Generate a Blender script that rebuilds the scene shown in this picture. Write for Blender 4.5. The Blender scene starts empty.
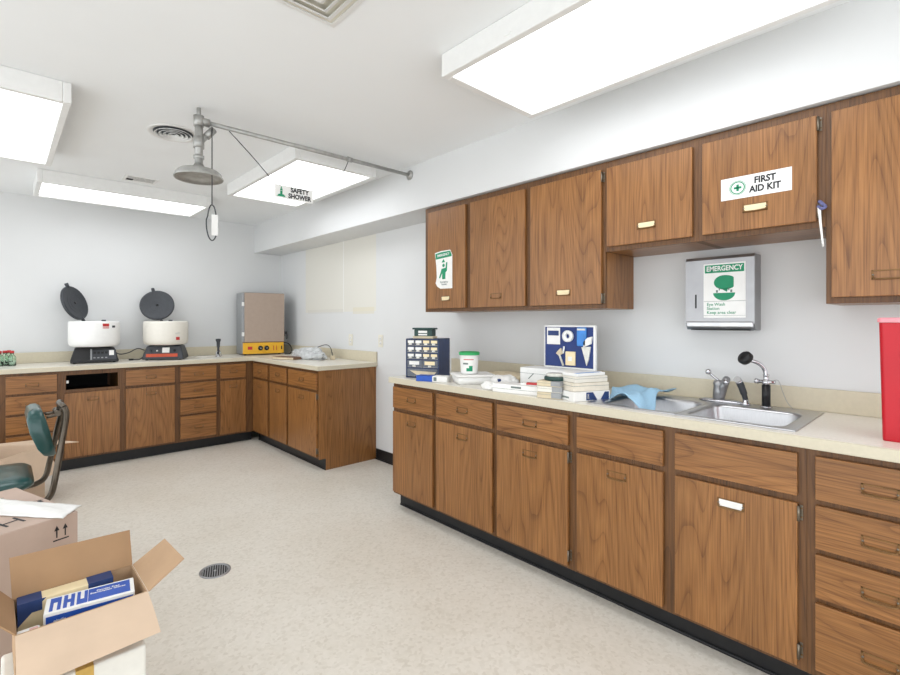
import bpy, bmesh, math, random
from mathutils import Matrix, Vector, noise
random.seed(7)
C = bpy.context.scene.collection
PI = math.pi

# ------------------------------------------------------------------ camera, world, exposure
cam_d = bpy.data.cameras.new('camera')
cam = bpy.data.objects.new('camera', cam_d)
C.objects.link(cam)
EYE = 1.3049
cam.location = (0, 0, EYE)
cam.rotation_euler = (PI / 2, 0, -0.7259)
cam_d.sensor_width = 36
cam_d.lens = 477.8 / 900 * 36
cam_d.shift_x = 25.0 / 900
cam_d.shift_y = -16.6 / 900
cam_d.clip_start = 0.02
bpy.context.scene.camera = cam

w = bpy.data.worlds.new('world')
bpy.context.scene.world = w
w.use_nodes = True
w.node_tree.nodes['Background'].inputs[0].default_value = (0.945, 0.975, 1.0, 1)
w.node_tree.nodes['Background'].inputs[1].default_value = 2.2
vs = bpy.context.scene.view_settings
vs.view_transform = 'Standard'
vs.look = 'None'
vs.gamma = 1
vs.exposure = 0.11
LAMP = 3.35            # emission of the fluorescent diffusers

# ------------------------------------------------------------------ room measures
XW, YB, ZC = 2.663, 5.747, 2.470          # right wall, back wall, ceiling
XL, YR = -2.3, -1.7                        # left and rear limits, no walls: left open to the world light
CT = 0.914                                 # worktop height
XF = XW - 0.60                             # face frames of the run on the right wall
YF = YB - 0.60                             # face frames of the run on the back wall
XS, ZS = XW - 0.349, 2.132                 # soffit face and underside

# ------------------------------------------------------------------ materials
def lin(c):
    return tuple(((v / 255) / 12.92 if v / 255 <= 0.04045 else ((v / 255 + 0.055) / 1.055) ** 2.4) for v in c)

def node(nt, t, **kw):
    n = nt.nodes.new(t)
    for k, v in kw.items():
        setattr(n, k, v)
    return n

def pmat(name, rgb, rough=0.5, metal=0.0, var=0.06, scale=30.0, bump=0.0, bscale=None, trans=0.0, coat=0.0, ior=1.45, stretch=None):
    m = bpy.data.materials.new(name)
    m.use_nodes = True
    nt = m.node_tree
    b = nt.nodes['Principled BSDF']
    tc = node(nt, 'ShaderNodeTexCoord')
    mp = node(nt, 'ShaderNodeMapping')
    if stretch:
        mp.inputs['Scale'].default_value = stretch
    nt.links.new(tc.outputs['Object'], mp.inputs[0])
    no = node(nt, 'ShaderNodeTexNoise')
    no.inputs['Scale'].default_value = scale
    no.inputs['Detail'].default_value = 4
    nt.links.new(mp.outputs[0], no.inputs['Vector'])
    cr = node(nt, 'ShaderNodeValToRGB')
    c = lin(rgb)
    cr.color_ramp.elements[0].position = 0.3
    cr.color_ramp.elements[1].position = 0.7
    cr.color_ramp.elements[0].color = (*[max(0, v * (1 - var)) for v in c], 1)
    cr.color_ramp.elements[1].color = (*[min(1, v * (1 + var)) for v in c], 1)
    nt.links.new(no.outputs['Fac'], cr.inputs[0])
    nt.links.new(cr.outputs[0], b.inputs['Base Color'])
    b.inputs['Roughness'].default_value = rough
    b.inputs['Metallic'].default_value = metal
    b.inputs['IOR'].default_value = ior
    b.inputs['Transmission Weight'].default_value = trans
    b.inputs['Coat Weight'].default_value = coat
    if bump:
        bn = node(nt, 'ShaderNodeTexNoise')
        bn.inputs['Scale'].default_value = bscale or scale
        bn.inputs['Detail'].default_value = 5
        nt.links.new(mp.outputs[0], bn.inputs['Vector'])
        bp = node(nt, 'ShaderNodeBump')
        bp.inputs['Strength'].default_value = bump
        bp.inputs['Distance'].default_value = 0.004
        nt.links.new(bn.outputs['Fac'], bp.inputs['Height'])
        nt.links.new(bp.outputs[0], b.inputs['Normal'])
    return m

def wood(name, dark, mid, light, axis='z', rough=0.42):
    """oak laminate: contour lines of a stretched noise make the cathedral grain"""
    m = bpy.data.materials.new(name)
    m.use_nodes = True
    nt = m.node_tree
    L = nt.links.new
    b = nt.nodes['Principled BSDF']
    tc = node(nt, 'ShaderNodeTexCoord')
    oi = node(nt, 'ShaderNodeObjectInfo')
    mul = node(nt, 'ShaderNodeMath', operation='MULTIPLY')
    mul.inputs[1].default_value = 37.0
    L(oi.outputs['Random'], mul.inputs[0])
    add = node(nt, 'ShaderNodeVectorMath', operation='ADD')
    L(tc.outputs['Object'], add.inputs[0])
    L(mul.outputs[0], add.inputs[1])
    mp = node(nt, 'ShaderNodeMapping')
    mp.inputs['Scale'].default_value = (1, 1, 0.085) if axis == 'z' else (0.11, 1, 1)
    L(add.outputs[0], mp.inputs[0])
    n1 = node(nt, 'ShaderNodeTexNoise')
    n1.inputs['Scale'].default_value = 5.0
    n1.inputs['Detail'].default_value = 1.5
    n1.inputs['Roughness'].default_value = 0.35
    L(mp.outputs[0], n1.inputs['Vector'])
    k = node(nt, 'ShaderNodeMath', operation='MULTIPLY')
    k.inputs[1].default_value = 30.0
    L(n1.outputs['Fac'], k.inputs[0])
    fr = node(nt, 'ShaderNodeMath', operation='FRACT')
    L(k.outputs[0], fr.inputs[0])
    mf = node(nt, 'ShaderNodeMapping')
    mf.inputs['Scale'].default_value = (1, 1, 0.022) if axis == 'z' else (0.022, 1, 1)
    L(add.outputs[0], mf.inputs[0])
    n2 = node(nt, 'ShaderNodeTexNoise')
    n2.inputs['Scale'].default_value = 210
    n2.inputs['Detail'].default_value = 3
    L(mf.outputs[0], n2.inputs['Vector'])
    n3 = node(nt, 'ShaderNodeTexNoise')
    n3.inputs['Scale'].default_value = 9
    L(mp.outputs[0], n3.inputs['Vector'])
    r1 = node(nt, 'ShaderNodeValToRGB')
    e = r1.color_ramp.elements
    e[0].position = 0.0; e[0].color = (*lin(dark), 1)
    e[1].position = 1.0; e[1].color = (*lin(mid), 1)
    e2 = e.new(0.13); e2.color = (*lin(mid), 1)
    e3 = e.new(0.6); e3.color = (*lin(light), 1)
    L(fr.outputs[0], r1.inputs[0])
    r2 = node(nt, 'ShaderNodeValToRGB')
    r2.color_ramp.elements[0].position = 0.32
    r2.color_ramp.elements[1].position = 0.66
    r2.color_ramp.elements[0].color = (*lin(dark), 1)
    r2.color_ramp.elements[1].color = (*lin(light), 1)
    L(n2.outputs['Fac'], r2.inputs[0])
    mx = node(nt, 'ShaderNodeMixRGB')
    mx.inputs[0].default_value = 0.52
    L(r1.outputs[0], mx.inputs[1])
    L(r2.outputs[0], mx.inputs[2])
    hv = node(nt, 'ShaderNodeHueSaturation')
    mr = node(nt, 'ShaderNodeMapRange')
    mr.inputs['From Min'].default_value = 0.3
    mr.inputs['From Max'].default_value = 0.7
    mr.inputs['To Min'].default_value = 0.88
    mr.inputs['To Max'].default_value = 1.12
    L(n3.outputs['Fac'], mr.inputs[0])
    L(mr.outputs[0], hv.inputs['Value'])
    L(mx.outputs[0], hv.inputs['Color'])
    L(hv.outputs[0], b.inputs['Base Color'])
    b.inputs['Roughness'].default_value = rough
    bp = node(nt, 'ShaderNodeBump')
    bp.inputs['Strength'].default_value = 0.12
    bp.inputs['Distance'].default_value = 0.001
    L(n2.outputs['Fac'], bp.inputs['Height'])
    L(bp.outputs[0], b.inputs['Normal'])
    return m

M = {}
M['door'] = wood('oak_laminate_upright', (90, 53, 21), (136, 90, 46), (156, 108, 61), 'z', 0.33)
M['drawer'] = wood('oak_laminate_level', (90, 53, 21), (137, 90, 45), (157, 108, 60), 'x', 0.33)
M['frame'] = wood('oak_frame', (66, 40, 17), (98, 64, 31), (114, 76, 39), 'z', 0.45)
M['edge'] = pmat('oak_edge', (185, 150, 110), 0.5)
M['kick'] = pmat('black_vinyl', (24, 25, 28), 0.32, var=0.2)
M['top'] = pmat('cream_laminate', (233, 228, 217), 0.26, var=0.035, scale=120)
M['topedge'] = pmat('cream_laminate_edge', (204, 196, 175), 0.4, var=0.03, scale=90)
M['splash'] = pmat('cream_laminate_shaded', (206, 197, 174), 0.4, var=0.03, scale=60)  # worktop laminate again, upright-face shade put into the colour
M['white'] = pmat('white_plastic', (236, 236, 234), 0.4, var=0.02)
M['whitemetal'] = pmat('white_enamel', (226, 226, 224), 0.4, var=0.02)
M['paper'] = pmat('white_paper', (234, 233, 230), 0.7, var=0.03)
M['bronze'] = pmat('aged_bronze', (126, 94, 58), 0.45, 0.5, var=0.2)
M['brass'] = pmat('dull_steel', (128, 119, 106), 0.35, 0.9, var=0.15)
M['card_cream'] = pmat('cream_card', (236, 218, 178), 0.6, var=0.04)
M['steel'] = pmat('brushed_steel', (190, 190, 192), 0.3, 0.95, var=0.06, scale=40, stretch=(1, 14, 1))
M['satin'] = pmat('satin_steel', (160, 160, 162), 0.38, 0.85, var=0.1, scale=8)
M['chrome'] = pmat('chrome', (200, 200, 204), 0.16, 1.0, var=0.03)
M['galv'] = pmat('galvanised_pipe', (172, 172, 169), 0.45, 0.6, var=0.14)
M['black'] = pmat('black_plastic', (24, 24, 26), 0.4, var=0.2)
M['dgrey'] = pmat('dark_grey_plastic', (58, 61, 66), 0.45, var=0.12)
M['navy'] = pmat('navy_steel', (44, 62, 102), 0.45, var=0.1)
M['green'] = pmat('safety_green', (18, 140, 98), 0.5, var=0.05)
M['lidgreen'] = pmat('lid_green', (46, 160, 92), 0.4, var=0.05)
M['ink'] = pmat('black_ink', (30, 30, 34), 0.6, var=0.1)
M['greyink'] = pmat('grey_ink', (110, 122, 118), 0.6, var=0.1)
M['kraft'] = pmat('kraft_cardboard', (184, 152, 120), 0.8, var=0.07, scale=9, bump=0.15, bscale=60)
M['kraftin'] = pmat('kraft_cardboard_brown', (166, 132, 98), 0.8, var=0.07, scale=9)
M['kraftpink'] = pmat('pinkish_cardboard', (188, 166, 152), 0.8, var=0.05, scale=9)
M['kraftpale'] = pmat('pale_cardboard', (206, 182, 158), 0.8, var=0.05, scale=9)
M['foam'] = pmat('scuffed_white_card', (226, 224, 216), 0.7, var=0.08, scale=12, bump=0.1)
M['tape'] = pmat('amber_tape', (196, 160, 84), 0.35, var=0.1)
M['blue'] = pmat('carton_blue', (34, 82, 176), 0.45, var=0.06)
M['lblue'] = pmat('carton_pale_blue', (120, 158, 214), 0.5, var=0.06)
M['dblue'] = pmat('carton_navy', (40, 62, 112), 0.5, var=0.08)
M['red'] = pmat('red_plastic', (186, 12, 32), 0.3, var=0.06, scale=6, bump=0.25, bscale=14)
M['redink'] = pmat('red_label', (190, 52, 52), 0.5)
M['vinyl'] = pmat('green_vinyl', (38, 76, 74), 0.28, var=0.12, scale=6, bump=0.08, bscale=300, coat=0.3)
M['tube'] = pmat('bronze_tube', (92, 84, 74), 0.3, 0.8, var=0.15)
M['beige'] = pmat('warm_grey_enamel', (166, 148, 134), 0.45, var=0.03)
M['grey'] = pmat('grey_enamel', (150, 152, 154), 0.42, 0.2, var=0.05)
M['yellow'] = pmat('yellow_panel', (226, 172, 44), 0.45, var=0.04)
M['orange'] = pmat('orange_panel', (190, 76, 44), 0.45, var=0.06)
M['offwhite'] = pmat('offwhite_enamel', (226, 222, 212), 0.35, var=0.02)
M['tan'] = pmat('tan_paper', (210, 196, 168), 0.75, var=0.06)
M['bookbrown'] = pmat('brown_book', (122, 92, 72), 0.6, var=0.1)
M['dgreen'] = pmat('dark_green_card', (38, 66, 62), 0.45, var=0.1)
M['cloth'] = pmat('pale_blue_cloth', (164, 204, 230), 0.9, var=0.05, scale=200, bump=0.2, bscale=260)
M['bag'] = pmat('grey_clear_film', (196, 198, 198), 0.22, var=0.18, scale=25)
M['lining'] = pmat('blue_lining', (38, 58, 116), 0.6, var=0.12, scale=14)
M['outlet'] = pmat('ivory_plate', (222, 218, 204), 0.4, var=0.02)
M['glass'] = pmat('green_glass', (228, 246, 236), 0.04, var=0.01, trans=1.0)
M['clear'] = pmat('clear_plastic', (216, 214, 206), 0.2, var=0.12, scale=60)
M['smoke'] = pmat('smoky_clear_plastic', (92, 98, 108), 0.25, var=0.25, scale=50)
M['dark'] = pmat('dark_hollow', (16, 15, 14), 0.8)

def emit(name, rgb, s):
    m = bpy.data.materials.new(name)
    m.use_nodes = True
    nt = m.node_tree
    b = nt.nodes['Principled BSDF']
    tc = node(nt, 'ShaderNodeTexCoord')
    mp = node(nt, 'ShaderNodeMapping'); mp.inputs['Scale'].default_value = (1, 1, 1)
    no = node(nt, 'ShaderNodeTexNoise'); no.inputs['Scale'].default_value = 260
    nt.links.new(tc.outputs['Object'], mp.inputs[0]); nt.links.new(mp.outputs[0], no.inputs['Vector'])
    cr = node(nt, 'ShaderNodeValToRGB')
    c = lin(rgb)
    cr.color_ramp.elements[0].color = (*[v * 0.97 for v in c], 1)
    cr.color_ramp.elements[1].color = (*c, 1)
    nt.links.new(no.outputs['Fac'], cr.inputs[0])
    nt.links.new(cr.outputs[0], b.inputs['Emission Color'])
    b.inputs['Base Color'].default_value = (0.8, 0.8, 0.8, 1)
    b.inputs['Emission Strength'].default_value = s
    return m
M['lamp'] = emit('lit_diffuser', (247, 250, 254), LAMP)

def floor_mat():
    m = bpy.data.materials.new('cream_sheet_vinyl')
    m.use_nodes = True
    nt = m.node_tree
    L = nt.links.new
    b = nt.nodes['Principled BSDF']
    tc = node(nt, 'ShaderNodeTexCoord')
    v = node(nt, 'ShaderNodeTexVoronoi'); v.inputs['Scale'].default_value = 75
    wn = node(nt, 'ShaderNodeTexNoise'); wn.inputs['Scale'].default_value = 40
    va = node(nt, 'ShaderNodeVectorMath', operation='MULTIPLY_ADD')
    va.inputs[1].default_value = (0.02, 0.02, 0.02)
    L(tc.outputs['Object'], wn.inputs['Vector'])
    L(wn.outputs['Color'], va.inputs[0]); L(tc.outputs['Object'], va.inputs[2])
    L(va.outputs[0], v.inputs['Vector'])
    sp = node(nt, 'ShaderNodeSeparateColor'); L(v.outputs['Color'], sp.inputs[0])
    cr = node(nt, 'ShaderNodeValToRGB')
    e = cr.color_ramp.elements
    e[0].position = 0.0; e[0].color = (*lin((212, 205, 193)), 1)
    e[1].position = 1.0; e[1].color = (*lin((226, 220, 210)), 1)
    x = e.new(0.3); x.color = (*lin((220, 214, 203)), 1)
    L(sp.outputs[0], cr.inputs[0])
    n2 = node(nt, 'ShaderNodeTexNoise'); n2.inputs['Scale'].default_value = 1.6; n2.inputs['Detail'].default_value = 5
    L(tc.outputs['Object'], n2.inputs['Vector'])
    r2 = node(nt, 'ShaderNodeValToRGB')
    r2.color_ramp.elements[0].position = 0.3; r2.color_ramp.elements[0].color = (0.90, 0.88, 0.85, 1)
    r2.color_ramp.elements[1].position = 0.6; r2.color_ramp.elements[1].color = (1, 1, 1, 1)
    L(n2.outputs['Fac'], r2.inputs[0])
    mx = node(nt, 'ShaderNodeMixRGB', blend_type='MULTIPLY'); mx.inputs[0].default_value = 0.8
    L(cr.outputs[0], mx.inputs[1]); L(r2.outputs[0], mx.inputs[2])
    L(mx.outputs[0], b.inputs['Base Color'])
    b.inputs['Roughness'].default_value = 0.42
    b.inputs['Specular IOR Level'].default_value = 0.35
    return m

def wall_mat(name, rgb, patches=False):
    m = bpy.data.materials.new(name)
    m.use_nodes = True
    nt = m.node_tree
    L = nt.links.new
    b = nt.nodes['Principled BSDF']
    tc = node(nt, 'ShaderNodeTexCoord')
    no = node(nt, 'ShaderNodeTexNoise'); no.inputs['Scale'].default_value = 1.3; no.inputs['Detail'].default_value = 6
    L(tc.outputs['Object'], no.inputs['Vector'])
    cr = node(nt, 'ShaderNodeValToRGB')
    c = lin(rgb)
    cr.color_ramp.elements[0].position = 0.3; cr.color_ramp.elements[0].color = (*[v * 0.965 for v in c], 1)
    cr.color_ramp.elements[1].position = 0.65; cr.color_ramp.elements[1].color = (*c, 1)
    L(no.outputs['Fac'], cr.inputs[0])
    col = cr.outputs[0]
    if patches:     # two paler unpainted rectangles where boards once hung, with a yellowed glue line
        sep = node(nt, 'ShaderNodeSeparateXYZ'); L(tc.outputs['Object'], sep.inputs[0])
        def band(out, lo, hi):
            a = node(nt, 'ShaderNodeMath', operation='GREATER_THAN'); a.inputs[1].default_value = lo; L(out, a.inputs[0])
            d = node(nt, 'ShaderNodeMath', operation='LESS_THAN'); d.inputs[1].default_value = hi; L(out, d.inputs[0])
            p = node(nt, 'ShaderNodeMath', operation='MULTIPLY'); L(a.outputs[0], p.inputs[0]); L(d.outputs[0], p.inputs[1])
            return p.outputs[0]
        def rect(y0, y1, z0, z1, rgb, amt, col):
            p = node(nt, 'ShaderNodeMath', operation='MULTIPLY')
            L(band(sep.outputs[1], y0, y1), p.inputs[0]); L(band(sep.outputs[2], z0, z1), p.inputs[1])
            q = node(nt, 'ShaderNodeMath', operation='MULTIPLY'); q.inputs[1].default_value = amt; L(p.outputs[0], q.inputs[0])
            mx = node(nt, 'ShaderNodeMixRGB'); L(q.outputs[0], mx.inputs[0]); L(col, mx.inputs[1])
            mx.inputs[2].default_value = (*lin(rgb), 1)
            return mx.outputs[0]
        col = rect(3.70, 5.10, 1.40, 2.13, (222, 219, 208), 0.75, col)
        col = rect(4.272, 4.285, 1.40, 2.13, (236, 236, 234), 0.8, col)
        n4 = node(nt, 'ShaderNodeTexNoise'); n4.inputs['Scale'].default_value = 9
        L(tc.outputs['Object'], n4.inputs['Vector'])
        col = rect(3.73, 4.10, 1.375, 1.44, (216, 208, 180), 0.45, col)
        col = rect(4.28, 5.05, 1.385, 1.43, (206, 204, 198), 0.4, col)
    L(col, b.inputs['Base Color'])
    b.inputs['Roughness'].default_value = 0.6
    b.inputs['Specular IOR Level'].default_value = 0.25
    n3 = node(nt, 'ShaderNodeTexNoise'); n3.inputs['Scale'].default_value = 160
    L(tc.outputs['Object'], n3.inputs['Vector'])
    bp = node(nt, 'ShaderNodeBump'); bp.inputs['Strength'].default_value = 0.05; bp.inputs['Distance'].default_value = 0.002
    L(n3.outputs['Fac'], bp.inputs['Height']); L(bp.outputs[0], b.inputs['Normal'])
    return m

M['floor'] = floor_mat()
M['wall'] = wall_mat('white_wall_paint', (219, 220, 220))
M['wallp'] = wall_mat('white_wall_paint_patched', (219, 220, 220), True)
M['ceil'] = wall_mat('white_ceiling_paint', (236, 238, 239))

# ------------------------------------------------------------------ mesh collector
class MB:
    def __init__(s):
        s.bm = bmesh.new()
        s.mats = []
    def mi(s, mat):
        if mat not in s.mats:
            s.mats.append(mat)
        return s.mats.index(mat)
    def faces_of(s, verts, mat, smooth=False):
        i = s.mi(mat)
        vs = set(verts)
        for f in {f for v in vs for f in v.link_faces}:
            if all(v in vs for v in f.verts):
                f.material_index = i
                f.smooth = smooth
    def box(s, x0, y0, z0, x1, y1, z1, mat, bev=0.0, seg=2, mtx=None, taper=None, smooth=False):
        x0, x1 = min(x0, x1), max(x0, x1); y0, y1 = min(y0, y1), max(y0, y1); z0, z1 = min(z0, z1), max(z0, z1)
        r = bmesh.ops.create_cube(s.bm, size=1)
        vv = r['verts']
        cx, cy = (x0 + x1) / 2, (y0 + y1) / 2
        for v in vv:
            top = v.co.z > 0
            v.co = Vector((x0 + (v.co.x + .5) * (x1 - x0), y0 + (v.co.y + .5) * (y1 - y0), z0 + (v.co.z + .5) * (z1 - z0)))
            if taper and top:
                v.co.x = cx + (v.co.x - cx) * taper; v.co.y = cy + (v.co.y - cy) * taper
        allv = vv
        if bev > 0:
            ed = list({e for v in vv for e in v.link_edges})
            b = bmesh.ops.bevel(s.bm, geom=ed, offset=bev, segments=seg, profile=0.5, affect='EDGES')
            fs = set(b['faces'])
            allv = list({v for f in fs for v in f.verts} | {v for v in vv if v.is_valid})
            fs2 = {f for v in allv for f in v.link_faces}
            allv = list({v for f in fs2 for v in f.verts})
        if mtx:
            for v in allv:
                v.co = mtx @ v.co
        s.faces_of(allv, mat, smooth)
        return allv
    def ring(s, pts):
        return [s.bm.verts.new(p) for p in pts]
    def loft(s, loops, mat, closed=True, cap0=False, cap1=False, smooth=True):
        i = s.mi(mat)
        R = [s.ring(l) for l in loops]
        n = len(R[0])
        for a, b in zip(R, R[1:]):
            for k in range(n if closed else n - 1):
                try:
                    f = s.bm.faces.new((a[k], a[(k + 1) % n], b[(k + 1) % n], b[k]))
                    f.material_index = i; f.smooth = smooth
                except ValueError:
                    pass
        if cap0:
            f = s.bm.faces.new(R[0][::-1]); f.material_index = i
        if cap1:
            f = s.bm.faces.new(R[-1]); f.material_index = i
        return [v for r in R for v in r]
    def lathe(s, prof, mat, at=(0, 0, 0), n=32, mtx=None, sx=1.0, sy=1.0, smooth=True, caps=True):
        loops = []
        for r, z in prof:
            lp = [Vector((r * sx * math.cos(2 * PI * k / n), r * sy * math.sin(2 * PI * k / n), z)) for k in range(n)]
            lp = [(mtx @ p if mtx else p) + Vector(at) for p in lp]
            loops.append(lp)
        return s.loft(loops, mat, cap0=caps, cap1=caps, smooth=smooth)
    def tube(s, pts, r, mat, n=10, caps=True, closed=False):
        pts = [Vector(p) for p in pts]
        loops = []
        up = Vector((0.123, 0.31, 0.94)).normalized()
        N = len(pts)
        for i, p in enumerate(pts):
            if closed:
                d = (pts[(i + 1) % N] - pts[i - 1]).normalized()
            else:
                d = (pts[min(i + 1, N - 1)] - pts[max(i - 1, 0)]).normalized()
            if i == 0:
                a = d.orthogonal().normalized()
            else:
                a = (a - d * a.dot(d)).normalized()
            b = d.cross(a)
            rr = r[i] if isinstance(r, (list, tuple)) else r
            loops.append([p + (a * math.cos(2 * PI * k / n) + b * math.sin(2 * PI * k / n)) * rr for k in range(n)])
        if closed:
            loops.append(loops[0])
        return s.loft(loops, mat, cap0=caps and not closed, cap1=caps and not closed)
    def prism(s, poly, vec, mat, smooth=False):
        """poly: 3-D points of one face; vec: extrusion"""
        i = s.mi(mat)
        a = s.ring([Vector(p) for p in poly]); b = s.ring([Vector(p) + Vector(vec) for p in poly])
        n = len(a)
        fs = [s.bm.faces.new(a[::-1]), s.bm.faces.new(b)]
        for k in range(n):
            fs.append(s.bm.faces.new((a[k], a[(k + 1) % n], b[(k + 1) % n], b[k])))
        for f in fs:
            f.material_index = i; f.smooth = smooth
        return a + b
    def text(s, body, size, mtx, mat, bold=0.0, align='CENTER', xs=1.0, thick=0.0006):
        cu = bpy.data.curves.new('lettering', 'FONT')
        cu.body = body; cu.size = size; cu.align_x = align; cu.align_y = 'CENTER'
        cu.offset = bold; cu.extrude = thick / 2; cu.space_line = 0.95
        cu.resolution_u = 3
        ob = bpy.data.objects.new('lettering', cu)
        C.objects.link(ob)
        dg = bpy.context.evaluated_depsgraph_get()
        me = bpy.data.meshes.new_from_object(ob.evaluated_get(dg))
        bpy.data.objects.remove(ob); bpy.data.curves.remove(cu)
        me.transform(mtx @ Matrix.Diagonal((xs, 1, 1, 1)))
        before = set(s.bm.verts)
        s.bm.from_mesh(me)
        bpy.data.meshes.remove(me)
        i = s.mi(mat)
        new = set(s.bm.verts) - before
        for f in {f for v in new for f in v.link_faces}:
            f.material_index = i; f.smooth = False
    def sheet(s, nx, ny, fn, mat, thick=0.0, smooth=True):
        """fn(u,v) -> point; a grid sheet with optional thickness"""
        i = s.mi(mat)
        g = [[s.bm.verts.new(Vector(fn(a / nx, b / ny))) for b in range(ny + 1)] for a in range(nx + 1)]
        fs = []
        for a in range(nx):
            for b in range(ny):
                f = s.bm.faces.new((g[a][b], g[a + 1][b], g[a + 1][b + 1], g[a][b + 1]))
                f.material_index = i; f.smooth = smooth
                fs.append(f)
        if thick:
            bmesh.ops.recalc_face_normals(s.bm, faces=fs)
            r = bmesh.ops.solidify(s.bm, geom=fs, thickness=thick)
            for f in r['geom']:
                if isinstance(f, bmesh.types.BMFace):
                    f.material_index = i; f.smooth = smooth
    def build(s, name, parent=None, loc=None, rot=None, label=None, recalc=True):
        if recalc:
            bmesh.ops.recalc_face_normals(s.bm, faces=s.bm.faces[:])
        me = bpy.data.meshes.new(name)
        s.bm.to_mesh(me); s.bm.free()
        for m in s.mats:
            me.materials.append(m)
        o = bpy.data.objects.new(name, me)
        C.objects.link(o)
        if parent: o.parent = parent
        if loc: o.location = loc
        if rot: o.rotation_euler = rot
        if label: o['label'] = label
        return o

def thing(name, label, cat, loc=(0, 0, 0), rz=0.0, group=None):
    o = bpy.data.objects.new(name, None)
    o.empty_display_size = 0.1
    C.objects.link(o)
    o.location = loc; o.rotation_euler = (0, 0, rz)
    return tag(o, label, cat, group)

def tag(o, label, cat, group=None):
    o['label'] = label; o['category'] = cat; o['kind'] = 'thing'
    if group: o['group'] = group
    return o

def adopt(o, t):
    """parent a mesh built in world coordinates"""
    W = Matrix.Translation(t.location) @ Matrix.Rotation(t.rotation_euler.z, 4, 'Z')
    o.data.transform(W.inverted()); o.parent = t
    return o

def struct(o):
    o['kind'] = 'structure'
    return o

def dup(root, loc, label, rz=None):
    r = root.copy(); C.objects.link(r); r.location = loc; r['label'] = label
    if rz is not None: r.rotation_euler = (0, 0, rz)
    for ch in list(root.children):
        c = ch.copy(); C.objects.link(c); c.parent = r
        for g in list(ch.children):
            d = g.copy(); C.objects.link(d); d.parent = c
    return r

FRONT = Matrix(((1, 0, 0), (0, 0, -1), (0, 1, 0))).to_4x4()     # text plane -> faces local -Y
def front_at(x, y, z, roll=0.0):
    return Matrix.Translation((x, y, z)) @ FRONT @ Matrix.Rotation(roll, 4, 'Z')

def rrect(cx, cy, hx, hy, r, z, n=6):
    pts = []
    for qx, qy, a0 in ((1, 1, 0), (-1, 1, PI / 2), (-1, -1, PI), (1, -1, 1.5 * PI)):
        for k in range(n + 1):
            a = a0 + PI / 2 * k / n
            pts.append(Vector((cx + qx * (hx - r) + r * math.cos(a), cy + qy * (hy - r) + r * math.sin(a), z)))
    return pts

def bez(pts, n=8):
    """Catmull-Rom through points"""
    P = [Vector(p) for p in pts]
    P = [P[0] * 2 - P[1]] + P + [P[-1] * 2 - P[-2]]
    out = []
    for i in range(1, len(P) - 2):
        for k in range(n):
            t = k / n
            a, b, c, d = P[i - 1], P[i], P[i + 1], P[i + 2]
            out.append(0.5 * ((2 * b) + (c - a) * t + (2 * a - 5 * b + 4 * c - d) * t * t + (3 * b - a - 3 * c + d) * t ** 3))
    out.append(P[-2])
    return out

# ------------------------------------------------------------------ room shell
def shell(name, x0, y0, z0, x1, y1, z1, mat):
    m = MB(); m.box(x0, y0, z0, x1, y1, z1, mat)
    return struct(m.build(name))
T = 0.12
shell('floor', XL - T, YR - T, -T, XW + T, YB + T, 0, M['floor'])
shell('ceiling', XL - T, YR - T, ZC, XW + T, YB + T, ZC + T, M['ceil'])
shell('wall_back', XL - T, YB, 0, XW + T, YB + T, ZC, M['wall'])
shell('wall_right', XW, YR - T, 0, XW + T, YB, ZC, M['wallp'])
shell('trim_1', XS, YR, ZS, XW, YB, ZC, M['wall'])          # the soffit over the wall cabinets
m = MB()
m.box(XW - 0.008, 2.66, 0, XW, 3.69, 0.10, M['kick'], 0.003)
m.box(XW - 0.02, 2.66, 0, XW, 3.69, 0.012, M['kick'], 0.004)
struct(m.build('baseboard_right'))

# ------------------------------------------------------------------ ceiling lights
def ceiling_light(x0, y0, x1, y1, label, drop=0.10, frame=0.035):
    t = thing('ceiling_light', label, 'ceiling light', ((x0 + x1) / 2, (y0 + y1) / 2, ZC), 0, 'fluorescent ceiling lights')
    hx, hy = (x1 - x0) / 2 + frame, (y1 - y0) / 2 + frame
    m = MB(); g = M['whitemetal']
    for a in (-1, 1):
        m.box(a * hx, -hy, -drop, a * (hx - frame), hy, 0, g, 0.004)
        m.box(-hx + frame, a * hy, -drop, hx - frame, a * (hy - frame), 0, g, 0.004)
    m.box(-hx + frame, -hy + frame, -0.02, hx - frame, hy - frame, -0.004, g)
    m.build('housing', t)
    m = MB(); m.box(-hx + frame, -hy + frame, -drop + 0.020, hx - frame, hy - frame, -drop + 0.026, M['lamp'])
    m.build('diffuser', t)
    for k in (-0.3, 0.4):
        m = MB(); m.box(-hx - 0.003, hy * k, -drop + 0.02, -hx + 0.004, hy * k + 0.03, -drop + 0.03, M['whitemetal'], 0.002); m.build('latch', t)
    return t
ceiling_light(1.475, 0.28, 2.055, 1.480, 'large lit fluorescent ceiling light nearest the camera, above the sink run')
ceiling_light(1.475, 2.935, 2.055, 4.125, 'lit fluorescent ceiling light behind the safety shower sign')
ceiling_light(0.24, 4.72, 1.44, 5.235, 'lit fluorescent ceiling light along the back wall, seen as a thin strip')
ceiling_light(-0.365, 2.94, 0.225, 4.15, 'lit fluorescent ceiling light at the left edge, above the boxes')

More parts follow.
